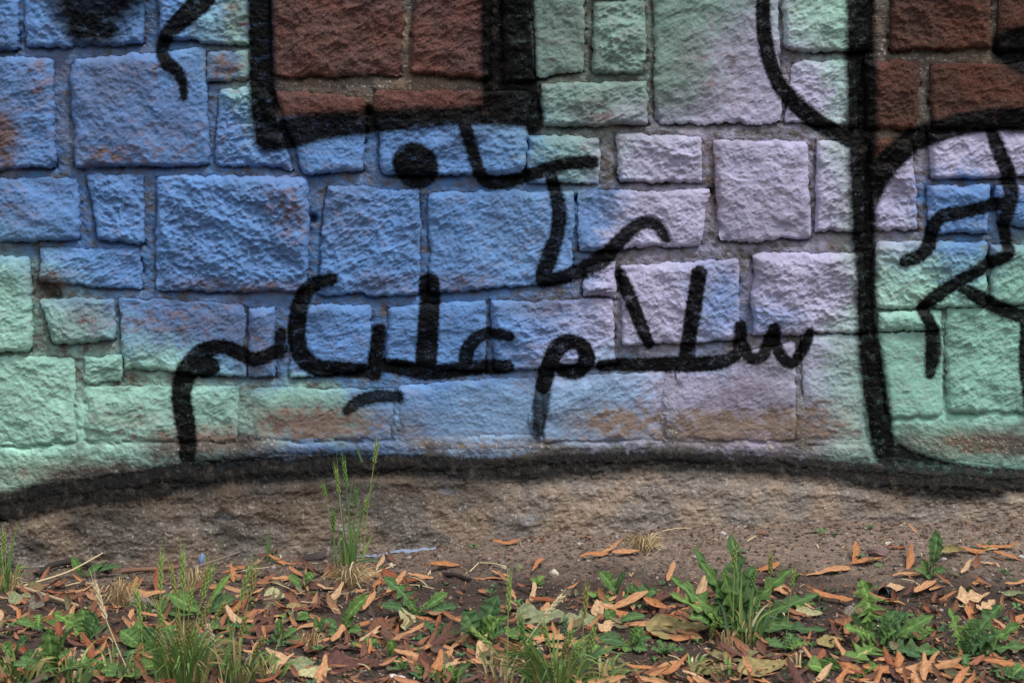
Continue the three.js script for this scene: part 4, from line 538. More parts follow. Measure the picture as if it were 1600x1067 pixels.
// ───────────────────────── plants ─────────────────────────
const leafMap = colourTexture(256, 128, (u, v, c) => { const w = Math.abs(v - 0.5), mid = ss(0.075, 0.03, w), side = ss(0.85, 0.97, Math.cos((u * 8 - w * 6) * 6.2832)), n = 0.35 * fbm(u * 10, v * 6, 3) + 0.1 * noise(u * 60, v * 40); const k = 0.55 + n + side * 0.12; c[0] = clamp(lerp(k, 1.0, mid)); c[1] = clamp(lerp(k, 1.0, mid)); c[2] = clamp(lerp(k, 1.0, mid)); });
const green = (r, g, b) => new THREE.MeshPhysicalMaterial({ color: new THREE.Color().setRGB(r, g, b), map: leafMap, roughness: 0.7, specularIntensity: 0.3, side: THREE.DoubleSide, transmission: 0.12, thickness: 0 });
const GREENS = [green(0.15, 0.275, 0.075), green(0.125, 0.235, 0.08), green(0.20, 0.34, 0.085), green(0.09, 0.18, 0.07)];
// a leaf from base a to tip b with its blade turned up: 'lobed' dandelion, 'toothed' sow thistle, 'broad' plantain
function plantLeaf(a, b, width, kind, seed, sag = 0.12, roll = 0) {
  const r = rng(seed), o = r() * 60, A = V3(...a), B = V3(...b), dir = B.clone().sub(A), L = dir.length(), up = V3(0, 1, 0.55).normalize(), sideV = dir.clone().cross(up).normalize(), nrm = sideV.clone().cross(dir).normalize(); if (roll) { sideV.applyAxisAngle(dir.clone().normalize(), roll); nrm.applyAxisAngle(dir.clone().normalize(), roll); }
  const nx = kind === 'lobed' ? 72 : 44, ny = 6, pos = [], uv = [], idx = [], bend = (r() - 0.5) * 0.16;
  for (let i = 0; i <= nx; i++) { const t = i / nx, c = A.clone().addScaledVector(dir, t).addScaledVector(nrm, L * sag * Math.sin(Math.PI * t) * (1 - 0.35 * t)).addScaledVector(sideV, L * bend * Math.sin(Math.PI * t));
    const env = kind === 'broad' ? Math.pow(Math.sin(Math.PI * Math.pow(clamp(t, 0.02, 0.995), 1.5)), 0.9) : kind === 'lobed' ? Math.pow(Math.sin(Math.PI * Math.pow(clamp(t, 0.02, 0.996), 1.35)), 0.7) : Math.pow(Math.sin(Math.PI * Math.pow(clamp(t, 0.02, 0.996), 1.9)), 0.8);
    for (let j = 0; j <= ny; j++) { const s = j / ny * 2 - 1, sd = s < 0 ? 0.35 : 0; let w;
      if (kind === 'lobed') { const ph = (t * 5.2 + sd + o) % 1; w = Math.max(0.16, env * lerp(1, 0.24 + 1.05 * Math.pow(ph, 1.35) * (ph > 0.93 ? (1 - ph) / 0.07 : 1), ss(0.97, 0.82, t))); if (t > 0.88) w = Math.max(w, env * 0.9); }
      else if (kind === 'toothed') { const ph = (t * 7 + sd + o) % 1; w = Math.max(0.10, env * (0.66 + 0.38 * (ph > 0.85 ? (1 - ph) / 0.15 : ph / 0.85))); } else w = Math.max(0.08, env * (1 + 0.05 * noise(t * 12 + o, s)));
      const back = kind === 'lobed' ? -0.30 * Math.abs(s) * width * w * ss(0.95, 0.75, t) : 0;
      const q = c.clone().addScaledVector(sideV, s * w * width / 2).addScaledVector(nrm, 0.16 * width * Math.abs(s) * w + 0.13 * width * noise(t * 8 + o, s * 2.2)).addScaledVector(dir, back / L);
      pos.push(q.x, q.y, q.z); uv.push(t, j / ny); if (i && j) { const k = i * (ny + 1) + j; idx.push(k - ny - 2, k - 1, k - ny - 1, k - ny - 1, k - 1, k); } } }
  return geom(pos, idx, uv);
}
let leafSeed = 900;
// leaves: [tip x, tip y, width, kind, metres nearer to the viewer than the root, tone]
function plant(name, label, category, px, py, leaves, group) {
  const p = G(px, py), root = thing(name, label, category, p, group);
  for (const [tx, ty, w, kind, dz = 0, tone = 0, bx = 0, by = 0] of leaves) { const z = p[2] + dz, t = W(tx, ty, z), gy = gh(t[0], z) + 0.003; const ty2 = Math.max(t[1], gy), zb = p[2], b = bx || by ? [...W(px + bx, py + by, zb), zb] : p;
    part('leaf', plantLeaf([b[0] - p[0], b[1] - p[1], 0], [t[0] - p[0], ty2 - p[1], dz], w * 0.00142, kind, leafSeed++, 0.10), GREENS[tone], root); }
  return root;
}
const PLANTS = [
  ['dandelion', 'dandelion rosette with upright spoon leaves at the lower left', 'dandelion', 92, 1052, [[75, 980, 30, 'toothed', 0.02, 0], [30, 1028, 26, 'lobed', 0.03, 1], [108, 985, 20, 'toothed', 0.05, 0], [20, 1040, 28, 'lobed', 0.06, 1], [130, 1040, 22, 'lobed', 0.07, 0], [60, 1066, 22, 'lobed', 0.08, 1]]],
  ['dandelion', 'dandelion with wide pale toothed leaves behind the lower left rosette', 'dandelion', 138, 1006, [[82, 958, 34, 'lobed', 0.02, 2], [128, 950, 40, 'toothed', -0.01, 0], [150, 957, 34, 'toothed', 0, 1], [172, 975, 22, 'lobed', 0.05, 1]]],
  ['dandelion', 'small dandelion at the left edge above the bottom corner', 'dandelion', 22, 1030, [[2, 1005, 26, 'toothed', 0.02, 0], [45, 996, 24, 'toothed', 0.02, 1], [-10, 1040, 22, 'lobed', 0.04, 1]]],
  ['broadleaf_weed', 'low weed with rounded leaves left of the barley grass', 'weed', 222, 1020, [[186, 986, 32, 'broad', 0.0, 0], [245, 984, 40, 'broad', 0.0, 1], [262, 1010, 30, 'broad', 0.03, 1], [215, 970, 22, 'broad', -0.03, 0], [170, 1026, 24, 'broad', 0.04, 3]]],
  ['broadleaf_weed', 'weed with two dark oval leaves behind the barley grass', 'weed', 318, 962, [[262, 928, 34, 'broad', 0, 0], [368, 934, 34, 'broad', 0, 3], [262, 960, 28, 'broad', 0.03, 1], [360, 897, 16, 'toothed', -0.03, 2]]],
  ['broadleaf_weed', 'small weed with leaves low beside the thick dark stick', 'weed', 128, 902, [[112, 870, 16, 'broad', 0, 0], [160, 882, 18, 'broad', 0, 1], [190, 884, 14, 'broad', 0, 3]]],
  ['sow_thistle', 'young sow thistle with two broad leaves left of the central dandelion', 'weed', 532, 990, [[512, 992, 22, 'toothed', 0.02, 1], [552, 952, 26, 'toothed', 0.0, 0], [576, 928, 26, 'toothed', 0, 2], [505, 968, 20, 'toothed', -0.02, 1], [566, 985, 18, 'broad', 0.03, 0]]],
  ['seedling', 'two leaved seedling left of the tall grass tuft', 'seedling', 474, 918, [[450, 898, 16, 'broad', 0, 0], [492, 894, 18, 'broad', 0, 2], [484, 906, 10, 'broad', 0.01, 1]]],
  ['dandelion', 'central dandelion with toothed leaves behind the three cornered leaf', 'dandelion', 652, 962, [[600, 902, 30, 'lobed', -0.02, 1], [594, 946, 24, 'toothed', 0.02, 3], [700, 926, 24, 'toothed', -0.01, 0], [714, 948, 24, 'toothed', 0.02, 3], [630, 938, 16, 'toothed', 0, 0], [672, 940, 14, 'lobed', -0.02, 2]]],
  ['dandelion', 'flat dandelion right below the three cornered leaf', 'dandelion', 690, 996, [[650, 1000, 24, 'lobed', 0.02, 3], [700, 976, 26, 'toothed', 0, 1], [662, 972, 22, 'lobed', 0, 3], [690, 1016, 20, 'lobed', 0.05, 1], [720, 990, 20, 'lobed', 0.02, 3]]],
  ['sow_thistle', 'dark green sow thistle clump left of the centre grass', 'weed', 752, 1008, [[724, 954, 44, 'toothed', 0, 3], [778, 930, 34, 'toothed', -0.02, 3], [738, 985, 40, 'toothed', 0.04, 0], [778, 965, 40, 'toothed', 0.02, 2], [790, 985, 30, 'toothed', 0.03, 1], [735, 1020, 26, 'toothed', 0.06, 3], [795, 962, 22, 'lobed', 0, 0]]],
  ['dandelion', 'dandelion with one bright toothed leaf standing on the bare soil edge', 'dandelion', 966, 940, [[936, 892, 27, 'toothed', 0, 0], [978, 890, 10, 'toothed', 0, 3], [1028, 925, 34, 'lobed', 0.02, 1], [910, 928, 22, 'lobed', 0.02, 2], [940, 945, 18, 'lobed', 0.05, 0], [1000, 918, 22, 'toothed', -0.02, 1]]],
  ['seedling', 'small leafy weed below the tan leaves right of the centre grass', 'seedling', 985, 1012, [[1005, 980, 24, 'toothed', 0, 0], [1012, 1016, 24, 'toothed', 0.03, 1], [935, 1000, 26, 'broad', 0.02, 3], [962, 998, 16, 'lobed', 0, 2], [1018, 995, 14, 'toothed', 0, 1], [976, 1022, 14, 'broad', 0.03, 0]]],
  ['seedling', 'single green leaf tucked under the orange bract beside the tan leaves', 'seedling', 958, 975, [[946, 952, 20, 'broad', 0, 0], [1010, 962, 16, 'broad', 0, 1]]],
  ['sow_thistle', 'big dandelion clump with grass growing through it on the right', 'dandelion', 1146, 985, [[1142, 836, 34, 'lobed', -0.03, 1], [1085, 858, 26, 'lobed', -0.02, 1], [1094, 876, 30, 'lobed', 0, 0], [1048, 902, 34, 'lobed', 0.02, 0], [1046, 928, 30, 'lobed', 0.05, 2], [1078, 966, 38, 'lobed', 0.07, 0], [1100, 975, 36, 'broad', 0.06, 1], [1110, 905, 32, 'lobed', 0, 3], [1176, 885, 40, 'lobed', -0.02, 1], [1236, 890, 32, 'lobed', 0, 0], [1280, 928, 28, 'lobed', 0.02, 1], [1240, 978, 46, 'broad', 0.05, 1], [1172, 990, 34, 'broad', 0.08, 3], [1292, 985, 24, 'lobed', 0.04, 3], [1210, 920, 34, 'lobed', 0.01, 1], [1130, 890, 28, 'lobed', 0.01, 0]]],
  ['dandelion', 'small plant with a single upright toothed leaf on the right bare soil', 'dandelion', 1450, 902, [[1464, 828, 25, 'toothed', -0.01, 1], [1428, 888, 12, 'broad', 0.01, 0], [1480, 890, 18, 'broad', 0.02, 1], [1440, 872, 12, 'broad', -0.01, 0], [1452, 905, 16, 'lobed', 0.03, 1]]],
  ['dandelion', 'dandelion with one tall sharply toothed leaf before the black cap', 'dandelion', 1372, 1010, [[1346, 906, 42, 'lobed', -0.02, 2, -14, -30], [1320, 980, 36, 'lobed', 0.02, 2], [1402, 952, 24, 'toothed', -0.01, 1], [1324, 1040, 46, 'lobed', 0.09, 2], [1418, 956, 34, 'lobed', 0, 3], [1470, 1020, 36, 'lobed', 0.05, 1], [1460, 962, 24, 'toothed', 0, 0], [1440, 1026, 32, 'lobed', 0.07, 3], [1398, 985, 28, 'lobed', 0.02, 0], [1330, 960, 28, 'lobed', -0.02, 1]]],
  ['dandelion', 'dark dandelion rosette at the right edge', 'dandelion', 1506, 1022, [[1484, 950, 24, 'lobed', -0.02, 2], [1566, 944, 34, 'lobed', -0.01, 1], [1596, 976, 32, 'lobed', 0.02, 0], [1560, 990, 34, 'lobed', 0.03, 3], [1520, 990, 30, 'lobed', 0.01, 1], [1576, 1036, 30, 'lobed', 0.07, 3], [1510, 1048, 26, 'lobed', 0.09, 1], [1480, 1040, 24, 'lobed', 0.07, 3], [1530, 965, 26, 'toothed', -0.02, 0], [1606, 1010, 28, 'lobed', 0.05, 1], [1498, 1000, 14, 'broad', 0, 2], [1512, 998, 14, 'broad', 0, 2]]],
  ['broadleaf_weed', 'broad bright leaf at the bottom right below the yellow leaf', 'weed', 1294, 1052, [[1262, 1040, 30, 'broad', 0.02, 2], [1300, 1026, 30, 'broad', 0, 0], [1280, 1060, 20, 'broad', 0.04, 1]]],
  ['broadleaf_weed', 'low weed with flat leaves at the bottom right beside the orange bracts', 'weed', 1346, 1050, [[1372, 1040, 18, 'broad', 0.02, 2], [1330, 1062, 20, 'lobed', 0.04, 0], [1362, 1062, 14, 'broad', 0.04, 2]]],
  ['seedling', 'narrow bright seedling standing between the bracts at the lower centre', 'seedling', 610, 1028, [[612, 998, 17, 'toothed', 0, 2], [604, 1006, 9, 'broad', 0, 0], [618, 1012, 10, 'broad', 0.01, 2]]],
  ['seedling', 'tiny feathery seedling below the narrow bright one', 'seedling', 628, 1052, [[618, 1034, 8, 'lobed', 0, 0], [638, 1032, 8, 'lobed', 0, 1], [626, 1030, 7, 'lobed', 0, 0], [610, 1046, 8, 'lobed', 0.02, 1]]],
  ['seedling', 'leafy seedling at the bottom edge left of the centre grass', 'seedling', 710, 1062, [[700, 1040, 16, 'lobed', 0, 2], [736, 1034, 20, 'lobed', 0, 1], [692, 1056, 14, 'lobed', 0.02, 0], [724, 1052, 14, 'broad', 0.02, 2]]],
  ['seedling', 'weed with a long level leaf among the left litter', 'seedling', 434, 1008, [[474, 1002, 22, 'toothed', 0.02, 1], [464, 982, 16, 'toothed', 0, 0], [436, 966, 14, 'toothed', 0, 0], [424, 990, 10, 'toothed', 0, 1]]],
  ['seedling', 'weed with small leaves right of the barley grass', 'seedling', 392, 992, [[386, 976, 20, 'broad', 0, 0], [372, 1006, 18, 'broad', 0.02, 0], [402, 980, 12, 'broad', 0, 2]]],
  ['seedling', 'thin stemmed seedling left of the two broad leaves', 'seedling', 496, 1000, [[492, 962, 10, 'toothed', 0, 0], [506, 962, 10, 'toothed', 0, 1], [500, 1004, 14, 'lobed', 0.02, 0]]],
  ['seedling', 'low weed at the lower left beside the fallen ear', 'seedling', 166, 1022, [[148, 1016, 18, 'broad', 0, 3], [172, 1018, 14, 'broad', 0.01, 1], [140, 1058, 24, 'toothed', 0.06, 1]]],
];
for (const p of PLANTS) plant(...p);
{ // smaller weeds between them
  const r = rng(515), kinds = ['lobed', 'toothed', 'lobed', 'broad'];
  for (const [px, py, n, s, lab] of [[60, 985, 6, 30, 'small jagged weed behind the lower left rosette'], [200, 1060, 7, 36, 'jagged weed at the bottom edge left of the barley grass'], [150, 1046, 5, 26, 'small weed right of the lower left rosette'], [410, 1040, 5, 26, 'little weed at the bottom left of the plum brown leaf'], [460, 970, 5, 22, 'little weed right of the pale green yellow leaf'], [350, 985, 6, 28, 'weed half hidden behind the thin barley stems'], [576, 1012, 5, 22, 'little weed left of the narrow bright seedling'], [820, 1000, 6, 30, 'weed below the left end of the broad grey green leaf'], [920, 1030, 7, 32, 'weed with jagged leaves right of the grass at bottom centre'], [840, 915, 4, 18, 'tiny weed behind the broad grey green leaf'], [1040, 1020, 5, 24, 'little weed in front of the large khaki leaf'], [1230, 1015, 6, 30, 'weed with level leaves right of the ragged olive leaf'], [1250, 950, 5, 24, 'weed at the right foot of the big dandelion clump'], [1430, 1000, 6, 32, 'jagged weed between the two dandelions at the lower right'], [1580, 1062, 6, 30, 'weed in the bottom right corner'], [80, 1030, 5, 30, 'wide leaved weed left of the lower left rosette stem'], [265, 1000, 6, 28, 'weed at the left foot of the barley grass'], [1395, 975, 5, 26, 'weed right of the tall sharply toothed leaf'], [660, 1060, 5, 24, 'weed at the bottom edge right of the white scrap'], [1536, 860, 3, 12, 'tiny weed left of the large orange bract at right']]) {
    plant('small_weed', lab, 'weed', px, py, Array.from({ length: n }, (_, i) => { const a = (i + 0.3 + 0.5 * r()) / n * 6.2832, d = s * (0.7 + 0.6 * r()); return [px + Math.cos(a) * d * 1.15, py - s * 0.42 - Math.sin(a) * d * 0.36, s * (0.45 + 0.3 * r()), kinds[Math.floor(r() * 4)], -Math.sin(a) * d * 0.0012, Math.floor(r() * 4)]; })); } }
{ // tiny sprouts, too many to count
  const g = mergeGeometries([0, 1, 2, 3].map(i => plantLeaf([0, 0, 0], [Math.cos(i * 1.6) * 0.8, 0.5 + 0.2 * (i % 2), Math.sin(i * 1.6) * 0.8], 0.45, 'broad', 80 + i)));
  scatterStuff('sprouts', 'tiny green sprouts dotted over the soil', g, new THREE.MeshStandardMaterial({ map: leafMap, roughness: 0.7, side: THREE.DoubleSide }), 620, 28, (x, z) => 0.05 + ss(0.25, 0.6, z) * clamp(0.3 + fbm(x * 5 + 9, z * 5, 2)), [0.004, 0.018], [[0.08, 0.22, 0.06], [0.06, 0.16, 0.05], [0.11, 0.26, 0.07]]);
}

// ── grasses ──
const gm = (r, g, b) => new THREE.MeshPhysicalMaterial({ color: new THREE.Color().setRGB(r, g, b), roughness: 0.6, specularIntensity: 0.4, side: THREE.DoubleSide });
const GRASS = { green: gm(0.14, 0.26, 0.07), lime: gm(0.25, 0.34, 0.10), blue: gm(0.13, 0.22, 0.11), dry: gm(0.48, 0.36, 0.19), hay: gm(0.36, 0.23, 0.11), olive: gm(0.27, 0.26, 0.09), bleached: gm(0.62, 0.52, 0.32) };
function bladeGeometry(pts, w) { // a folded blade along points, tapering to the tip
  const c = new THREE.CatmullRomCurve3(pts.map(p => V3(...p))), n = 14, pos = [], idx = []; let side = V3(1, 0, 0);
  for (let i = 0; i <= n; i++) { const t = i / n, p = c.getPoint(t), T = c.getTangent(t); side = V3(T.y, -T.x, 0.25).addScaledVector(T, -(T.y * T.x - T.x * T.y + 0.25 * T.z)).normalize(); const nr = side.clone().cross(T).normalize(), ww = w / 2 * (0.55 + 0.45 * Math.sin(Math.PI * Math.min(1, t + 0.25))) * (1 - Math.pow(t, 3));
    for (const s of [-1, 0, 1]) { const q = p.clone().addScaledVector(side, s * ww).addScaledVector(nr, s ? ww * 0.35 : 0); pos.push(q.x, q.y, q.z); }
    if (i) for (const j of [0, 1]) { const k = i * 3 + j; idx.push(k - 3, k, k - 2, k - 2, k, k + 1); } }
  return geom(pos, idx);
}
function earGeometry(a, b, wid, seed) { // a barley spike: overlapping grains with long awns
  const A = V3(...a), B = V3(...b), d = B.clone().sub(A), L = d.length(), T = d.clone().normalize(), r = rng(seed), S = V3(T.y, -T.x, 0.1).normalize(), N = S.clone().cross(T), gs = [];
  const g0 = new THREE.SphereGeometry(1, 6, 5);
  const n = 22; for (let i = 0; i < n; i++) { const t = i / n * 0.72, ph = i * 2.4, out = S.clone().multiplyScalar(Math.cos(ph)).addScaledVector(N, Math.sin(ph)), c = A.clone().addScaledVector(T, t * L).addScaledVector(out, wid * 0.22);
    const g = g0.clone(); g.scale(wid * 0.14, L * 0.075, wid * 0.12); const q = new THREE.Quaternion().setFromUnitVectors(V3(0, 1, 0), T.clone().addScaledVector(out, 0.28).normalize()); g.applyQuaternion(q); g.translate(c.x, c.y, c.z); g.deleteAttribute('uv'); gs.push(g);
    for (let k = 0; k < 2; k++) { const o2 = out.clone().addScaledVector(S, (r() - 0.5) * 0.7).normalize(), al = L * (0.36 + 0.25 * r()), e = c.clone().addScaledVector(T, al).addScaledVector(o2, wid * (0.30 + 0.3 * r())), m = T.clone().cross(o2).normalize(), w = 0.0004; const p0 = c.clone().addScaledVector(m, w), p1 = c.clone().addScaledVector(m, -w);
      const ag = new THREE.BufferGeometry(); ag.setAttribute('position', new THREE.BufferAttribute(new Float32Array([p0.x, p0.y, p0.z, p1.x, p1.y, p1.z, e.x, e.y, e.z]), 3)); ag.setIndex([0, 1, 2]); ag.computeVertexNormals(); gs.push(ag); } }
  return mergeGeometries(gs);
}
let grassSeed = 4000;
// stems: [tip x, tip y, ear length or 0, tone, metres nearer, foot x]; blades: how many, reach, height, tones
function grass(name, label, px, py, stems, nBlades, reach, height, tones, extra = [], category = 'grass tuft') {
  const p = G(px, py), root = thing(name, label, category, p), r = rng(grassSeed++), sub = q => [q[0] - p[0], q[1] - p[1], q[2] - p[2]];
  for (const [tx, ty, ear, tone, dz = 0, fx = px + (r() - 0.5) * 16, lean = 0] of stems) { const z = p[2] + dz, f = W(fx, py, p[2]), foot = [f[0], gh(f[0], p[2]) - 0.003, p[2]], tip = [...W(tx, ty, z), z];
    const mid = [lerp(foot[0], tip[0], 0.45) - lean, lerp(foot[1], tip[1], 0.55), lerp(foot[2], tip[2], 0.4)];
    const neckT = ear ? 1 - Math.min(0.7, ear * 0.0015 / Math.hypot(tip[0] - foot[0], tip[1] - foot[1])) : 1, c = new THREE.CatmullRomCurve3([V3(...foot), V3(...mid), V3(...tip)]), nk = c.getPointAt(neckT);
    const m = GRASS[tone]; part('stem', rod([foot, c.getPointAt(neckT * 0.5).toArray(), nk.toArray()].map(sub), 0.0013, 0.0009, 14, 5, 0), m, root);
    if (ear) part('ear', earGeometry(sub(nk.toArray()), sub(tip), 0.0135, grassSeed * 7 + tx), m, root); }
  for (let i = 0; i < nBlades; i++) { const a = r() * 6.2832, fr = Math.sqrt(r()) * (0.014 + reach * 0.0003), h = height * 0.0014 * (0.4 + 0.7 * r()), d = reach * 0.0014 * (0.3 + 0.8 * r()), bx = Math.cos(a), bz = Math.sin(a) * 0.8; const droop = r() * 0.6;
    const b = [bx * fr, gh(p[0] + bx * fr, p[2] + bz * fr) - p[1] - 0.003, bz * fr], q = [bx * (fr + d * 0.4), h * (0.7 - 0.1 * droop), bz * (fr + d * 0.4)], e = [bx * (fr + d), h * (1 - droop), bz * (fr + d)];
    part('blade', bladeGeometry([b, q, e], 0.0026 + 0.0032 * r()), GRASS[tones[Math.floor(r() * tones.length)]], root); }
  for (const [x0, y0, x1, y1, x2, y2, w, tone, dz = 0] of extra) { const q = (x, y, k) => sub([...W(x, y, p[2] + dz * k), p[2] + dz * k]); part('blade', bladeGeometry([q(x0, y0, 0), q(x1, y1, 0.5), q(x2, y2, 1)], w * 0.0014), GRASS[tone], root); }
  return root;
}
grass('grass_tuft', 'tall green barley grass tuft against the footing under the painted letters', 546, 884, [[523, 722, 46, 'lime', 0], [535, 707, 52, 'green', 0], [591, 682, 40, 'lime', 0, 566], [557, 757, 34, 'green', 0.01], [503, 752, 22, 'green', -0.01, 528], [572, 775, 24, 'lime', 0.01, 560], [520, 790, 40, 'green', 0.01, 522]], 16, 26, 90, ['green', 'blue', 'green', 'lime'], [[566, 722, 560, 705, 550, 680, 4, 'blue'], [548, 880, 570, 790, 592, 735, 4, 'green'], [560, 890, 575, 850, 585, 828, 5, 'lime'], [542, 880, 534, 800, 524, 695, 4, 'blue'], [550, 885, 545, 800, 552, 740, 4, 'green'], [555, 880, 585, 875, 600, 885, 4, 'blue', .04], [540, 880, 560, 800, 590, 785, 3, 'green']]);
grass('grass_tuft', 'green grass tuft cut by the left edge of the frame', 8, 925, [[4, 822, 40, 'lime', 0, 10], [26, 815, 0, 'green', 0, 12], [-4, 850, 30, 'green', 0, 4]], 22, 34, 70, ['green', 'green', 'dry', 'lime'], [[10, 920, 16, 860, 30, 812, 4, 'green'], [8, 925, 3, 880, -10, 860, 5, 'lime']]);
grass('grass_tuft', 'small green grass tuft growing against the footing left of the tall tuft', 420, 880, [], 6, 10, 24, ['green', 'blue'], [[420, 878, 417, 860, 404, 836, 3.5, 'green'], [420, 878, 421, 850, 419, 812, 3.5, 'blue'], [419, 878, 418, 850, 418, 826, 4, 'green']]);
grass('grass_tuft', 'tiny grass tuft beside the blue stone chip', 334, 878, [], 5, 10, 24, ['green'], [[334, 876, 333, 860, 331, 846, 3, 'blue'], [335, 876, 339, 860, 346, 838, 4, 'green']]);
grass('barley_grass', 'thick barley grass tuft with green ears at the lower left', 290, 1066, [[284, 846, 56, 'lime', -0.03, 290], [262, 868, 46, 'olive', -0.03], [328, 872, 44, 'olive', -0.03], [338, 872, 50, 'lime', -0.02], [396, 866, 56, 'lime', -0.02, 350], [404, 872, 52, 'olive', -0.02, 366], [386, 952, 34, 'olive', 0, 360], [276, 945, 40, 'olive', 0], [306, 968, 56, 'lime', 0.02], [296, 960, 44, 'olive', 0.02], [332, 932, 40, 'olive', 0.0], [320, 966, 34, 'bleached', 0.03, 348], [252, 852, 52, 'lime', -0.03, 248], [210, 905, 50, 'lime', -0.02, 228], [246, 966, 34, 'olive', 0.01, 250], [416, 985, 40, 'olive', 0.02, 380], [270, 990, 30, 'olive', 0.03], [300, 905, 40, 'lime', -0.01], [236, 930, 40, 'lime', 0], [358, 930, 36, 'olive', 0], [318, 1000, 30, 'lime', 0.03]], 120, 72, 84, ['green', 'green', 'lime', 'blue', 'olive', 'dry'], [[340, 1060, 360, 1000, 352, 950, 5, 'green'], [245, 1066, 236, 1010, 205, 970, 5, 'green'], [300, 1066, 310, 1000, 345, 965, 5, 'blue'], [270, 1066, 275, 1020, 240, 985, 5, 'green']]);
grass('grass_stalk', 'bleached dry barley ear leaning left above the lower left rosette', 206, 1062, [[142, 896, 56, 'bleached', -0.03, 206, 0.012]], 3, 20, 30, ['dry'], [[206, 1060, 195, 1030, 176, 1022, 3, 'dry', .03]], 'dry grass stalk');
grass('barley_grass', 'grass tuft with green ears at the bottom centre', 868, 1070, [[796, 886, 50, 'lime', -0.03, 792], [919, 900, 48, 'olive', -0.02, 905], [930, 966, 44, 'lime', 0, 918], [900, 972, 40, 'lime', 0.01], [830, 994, 40, 'green', 0.02, 828], [812, 950, 44, 'green', 0, 824], [884, 955, 30, 'blue', 0, 880], [892, 990, 34, 'olive', 0.02], [858, 1030, 30, 'lime', 0.04], [845, 960, 40, 'lime', 0], [912, 1000, 34, 'lime', 0.01]], 90, 80, 72, ['green', 'blue', 'green', 'lime', 'olive'], [[900, 1066, 930, 1020, 975, 990, 6, 'blue', .03], [890, 1066, 925, 1030, 965, 1005, 5, 'green', .03], [880, 1066, 905, 1010, 950, 985, 5, 'green'], [826, 1066, 820, 1000, 806, 950, 5, 'green']]);
grass('grass_stalk', 'long dry straw stem with an ear slanting across the bottom centre', 782, 1068, [[890, 918, 44, 'bleached', -0.04, 782]], 8, 30, 44, ['dry', 'bleached'], [[784, 1066, 800, 1040, 812, 1018, 4, 'bleached'], [790, 1066, 788, 1040, 786, 1020, 4, 'dry']], 'dry grass stalk');
grass('grass_stalk', 'drooping green ear on a pale stalk right of the dark green clump', 802, 1068, [[724, 974, 40, 'lime', -0.01, 802, -0.01]], 3, 20, 30, ['lime'], [], 'grass stalk');
grass('barley_grass', 'grass with green ears growing through the big dandelion clump', 1172, 1000, [[1149, 840, 40, 'lime', 0, 1145], [1205, 856, 34, 'olive', 0, 1202], [1242, 884, 26, 'lime', 0, 1228], [1180, 880, 30, 'green', 0], [1120, 965, 30, 'lime', .03, 1108]], 34, 48, 66, ['green', 'green', 'lime', 'blue', 'dry'], [[1170, 1000, 1176, 930, 1182, 880, 6, 'green'], [1160, 1000, 1158, 940, 1160, 890, 6, 'lime'], [1166, 1000, 1185, 960, 1206, 938, 4, 'bleached'], [1178, 1000, 1190, 965, 1216, 950, 4, 'lime'], [1166, 998, 1178, 940, 1182, 932, 3, 'bleached'], [1140, 1000, 1130, 950, 1118, 935, 5, 'blue'], [1180, 1010, 1220, 1008, 1250, 1000, 4, 'green', .03]]);
grass('grass_tuft', 'low sparse grass at the bottom right of the large khaki leaf', 1080, 1050, [], 16, 50, 26, ['green', 'dry', 'olive', 'bleached']);
grass('grass_tuft', 'low grass tuft left of the big yellow leaf at the bottom', 1140, 1058, [], 14, 40, 30, ['green', 'dry', 'olive']);
grass('grass_tuft', 'sparse dry grass between the left barley and the central litter', 420, 1060, [[392, 1000, 0, 'dry'], [440, 990, 0, 'dry']], 16, 40, 40, ['dry', 'olive', 'green', 'hay']);
grass('grass_tuft', 'short mixed grass at the left bottom corner', 30, 1066, [], 34, 60, 44, ['green', 'olive', 'dry', 'lime']);
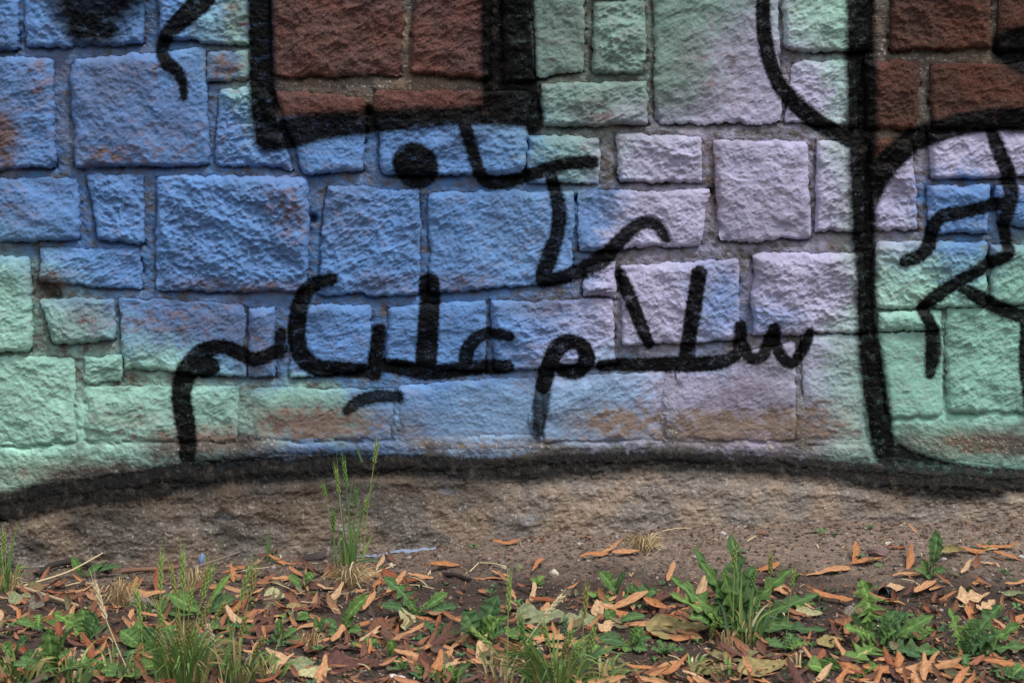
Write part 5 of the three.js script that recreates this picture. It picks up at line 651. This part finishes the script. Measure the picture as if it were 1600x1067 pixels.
for (const [px, py, n, rc, h, lab] of [[110, 1066, 26, 50, 50, 'grass tuft at the bottom edge below the lower left rosette'], [180, 1060, 20, 40, 54, 'loose grass between the rosette and the barley grass'], [370, 1060, 34, 50, 62, 'loose grass at the right side of the barley grass'], [700, 1066, 14, 36, 34, 'thin grass at the bottom edge beside the leafy seedling'], [940, 1066, 24, 46, 44, 'grass at the right side of the bottom centre tuft'], [240, 960, 16, 34, 46, 'thin grass behind the round leaved weed'], [1190, 975, 18, 40, 44, 'fine grass at the right side of the big dandelion clump'], [1250, 1045, 12, 36, 26, 'thin grass left of the broad bright leaf at bottom right']]) grass('grass_tuft', lab, px, py, [], n, rc, h, ['green', 'lime', 'olive', 'blue', 'dry', 'green']);
grass('grass_tuft', 'wispy dry blades beside the leafy seedling at the bottom centre', 770, 1050, [[764, 1000, 0, 'lime'], [790, 1010, 0, 'dry']], 12, 36, 36, ['dry', 'bleached', 'lime']);
function dryTuft(px, py, n, reach, h, label, seed) { const p = G(px, py), root = thing('dry_grass_tuft', label, 'dry grass tuft', p), r = rng(seed); for (let i = 0; i < n; i++) { const a = r() * 6.2832, d = reach * 0.0014 * (0.25 + 0.8 * r()), hh = h * 0.0014 * (0.35 + 0.75 * r()), c = Math.cos(a), s = Math.sin(a) * 0.6, k = (r() - 0.5) * 1.4, f = 0.012 * r(); part('blade', bladeGeometry([[c * f, -0.003, s * f], [c * d * 0.55, hh, s * d * 0.55], [c * d + k * 0.008, hh * (0.1 + 0.8 * r()), s * d + 0.01 * (r() - 0.5)]], 0.0016 + 0.002 * r()), GRASS[['hay', 'dry', 'hay', 'bleached'][Math.floor(r() * 4)]], root); } }
dryTuft(1006, 860, 110, 50, 26, 'dry straw coloured grass tuft alone on the bare soil by the footing', 61);
dryTuft(186, 946, 90, 54, 38, 'dry tangled grass tuft by the stick on the left', 62);
dryTuft(545, 918, 110, 64, 34, 'dry grass tuft at the foot of the tall green grass', 63);
dryTuft(302, 917, 50, 36, 36, 'dry grass tuft between the blue stone chip and the barley grass', 64);
dryTuft(486, 1016, 34, 34, 32, 'small dry grass tuft among the bracts left of centre', 65);
dryTuft(1136, 1012, 26, 30, 30, 'pale dry blades at the foot of the big dandelion clump', 66);
dryTuft(20, 925, 24, 34, 30, 'dry blades under the left edge grass tuft', 67);
renderer.render(scene, camera);
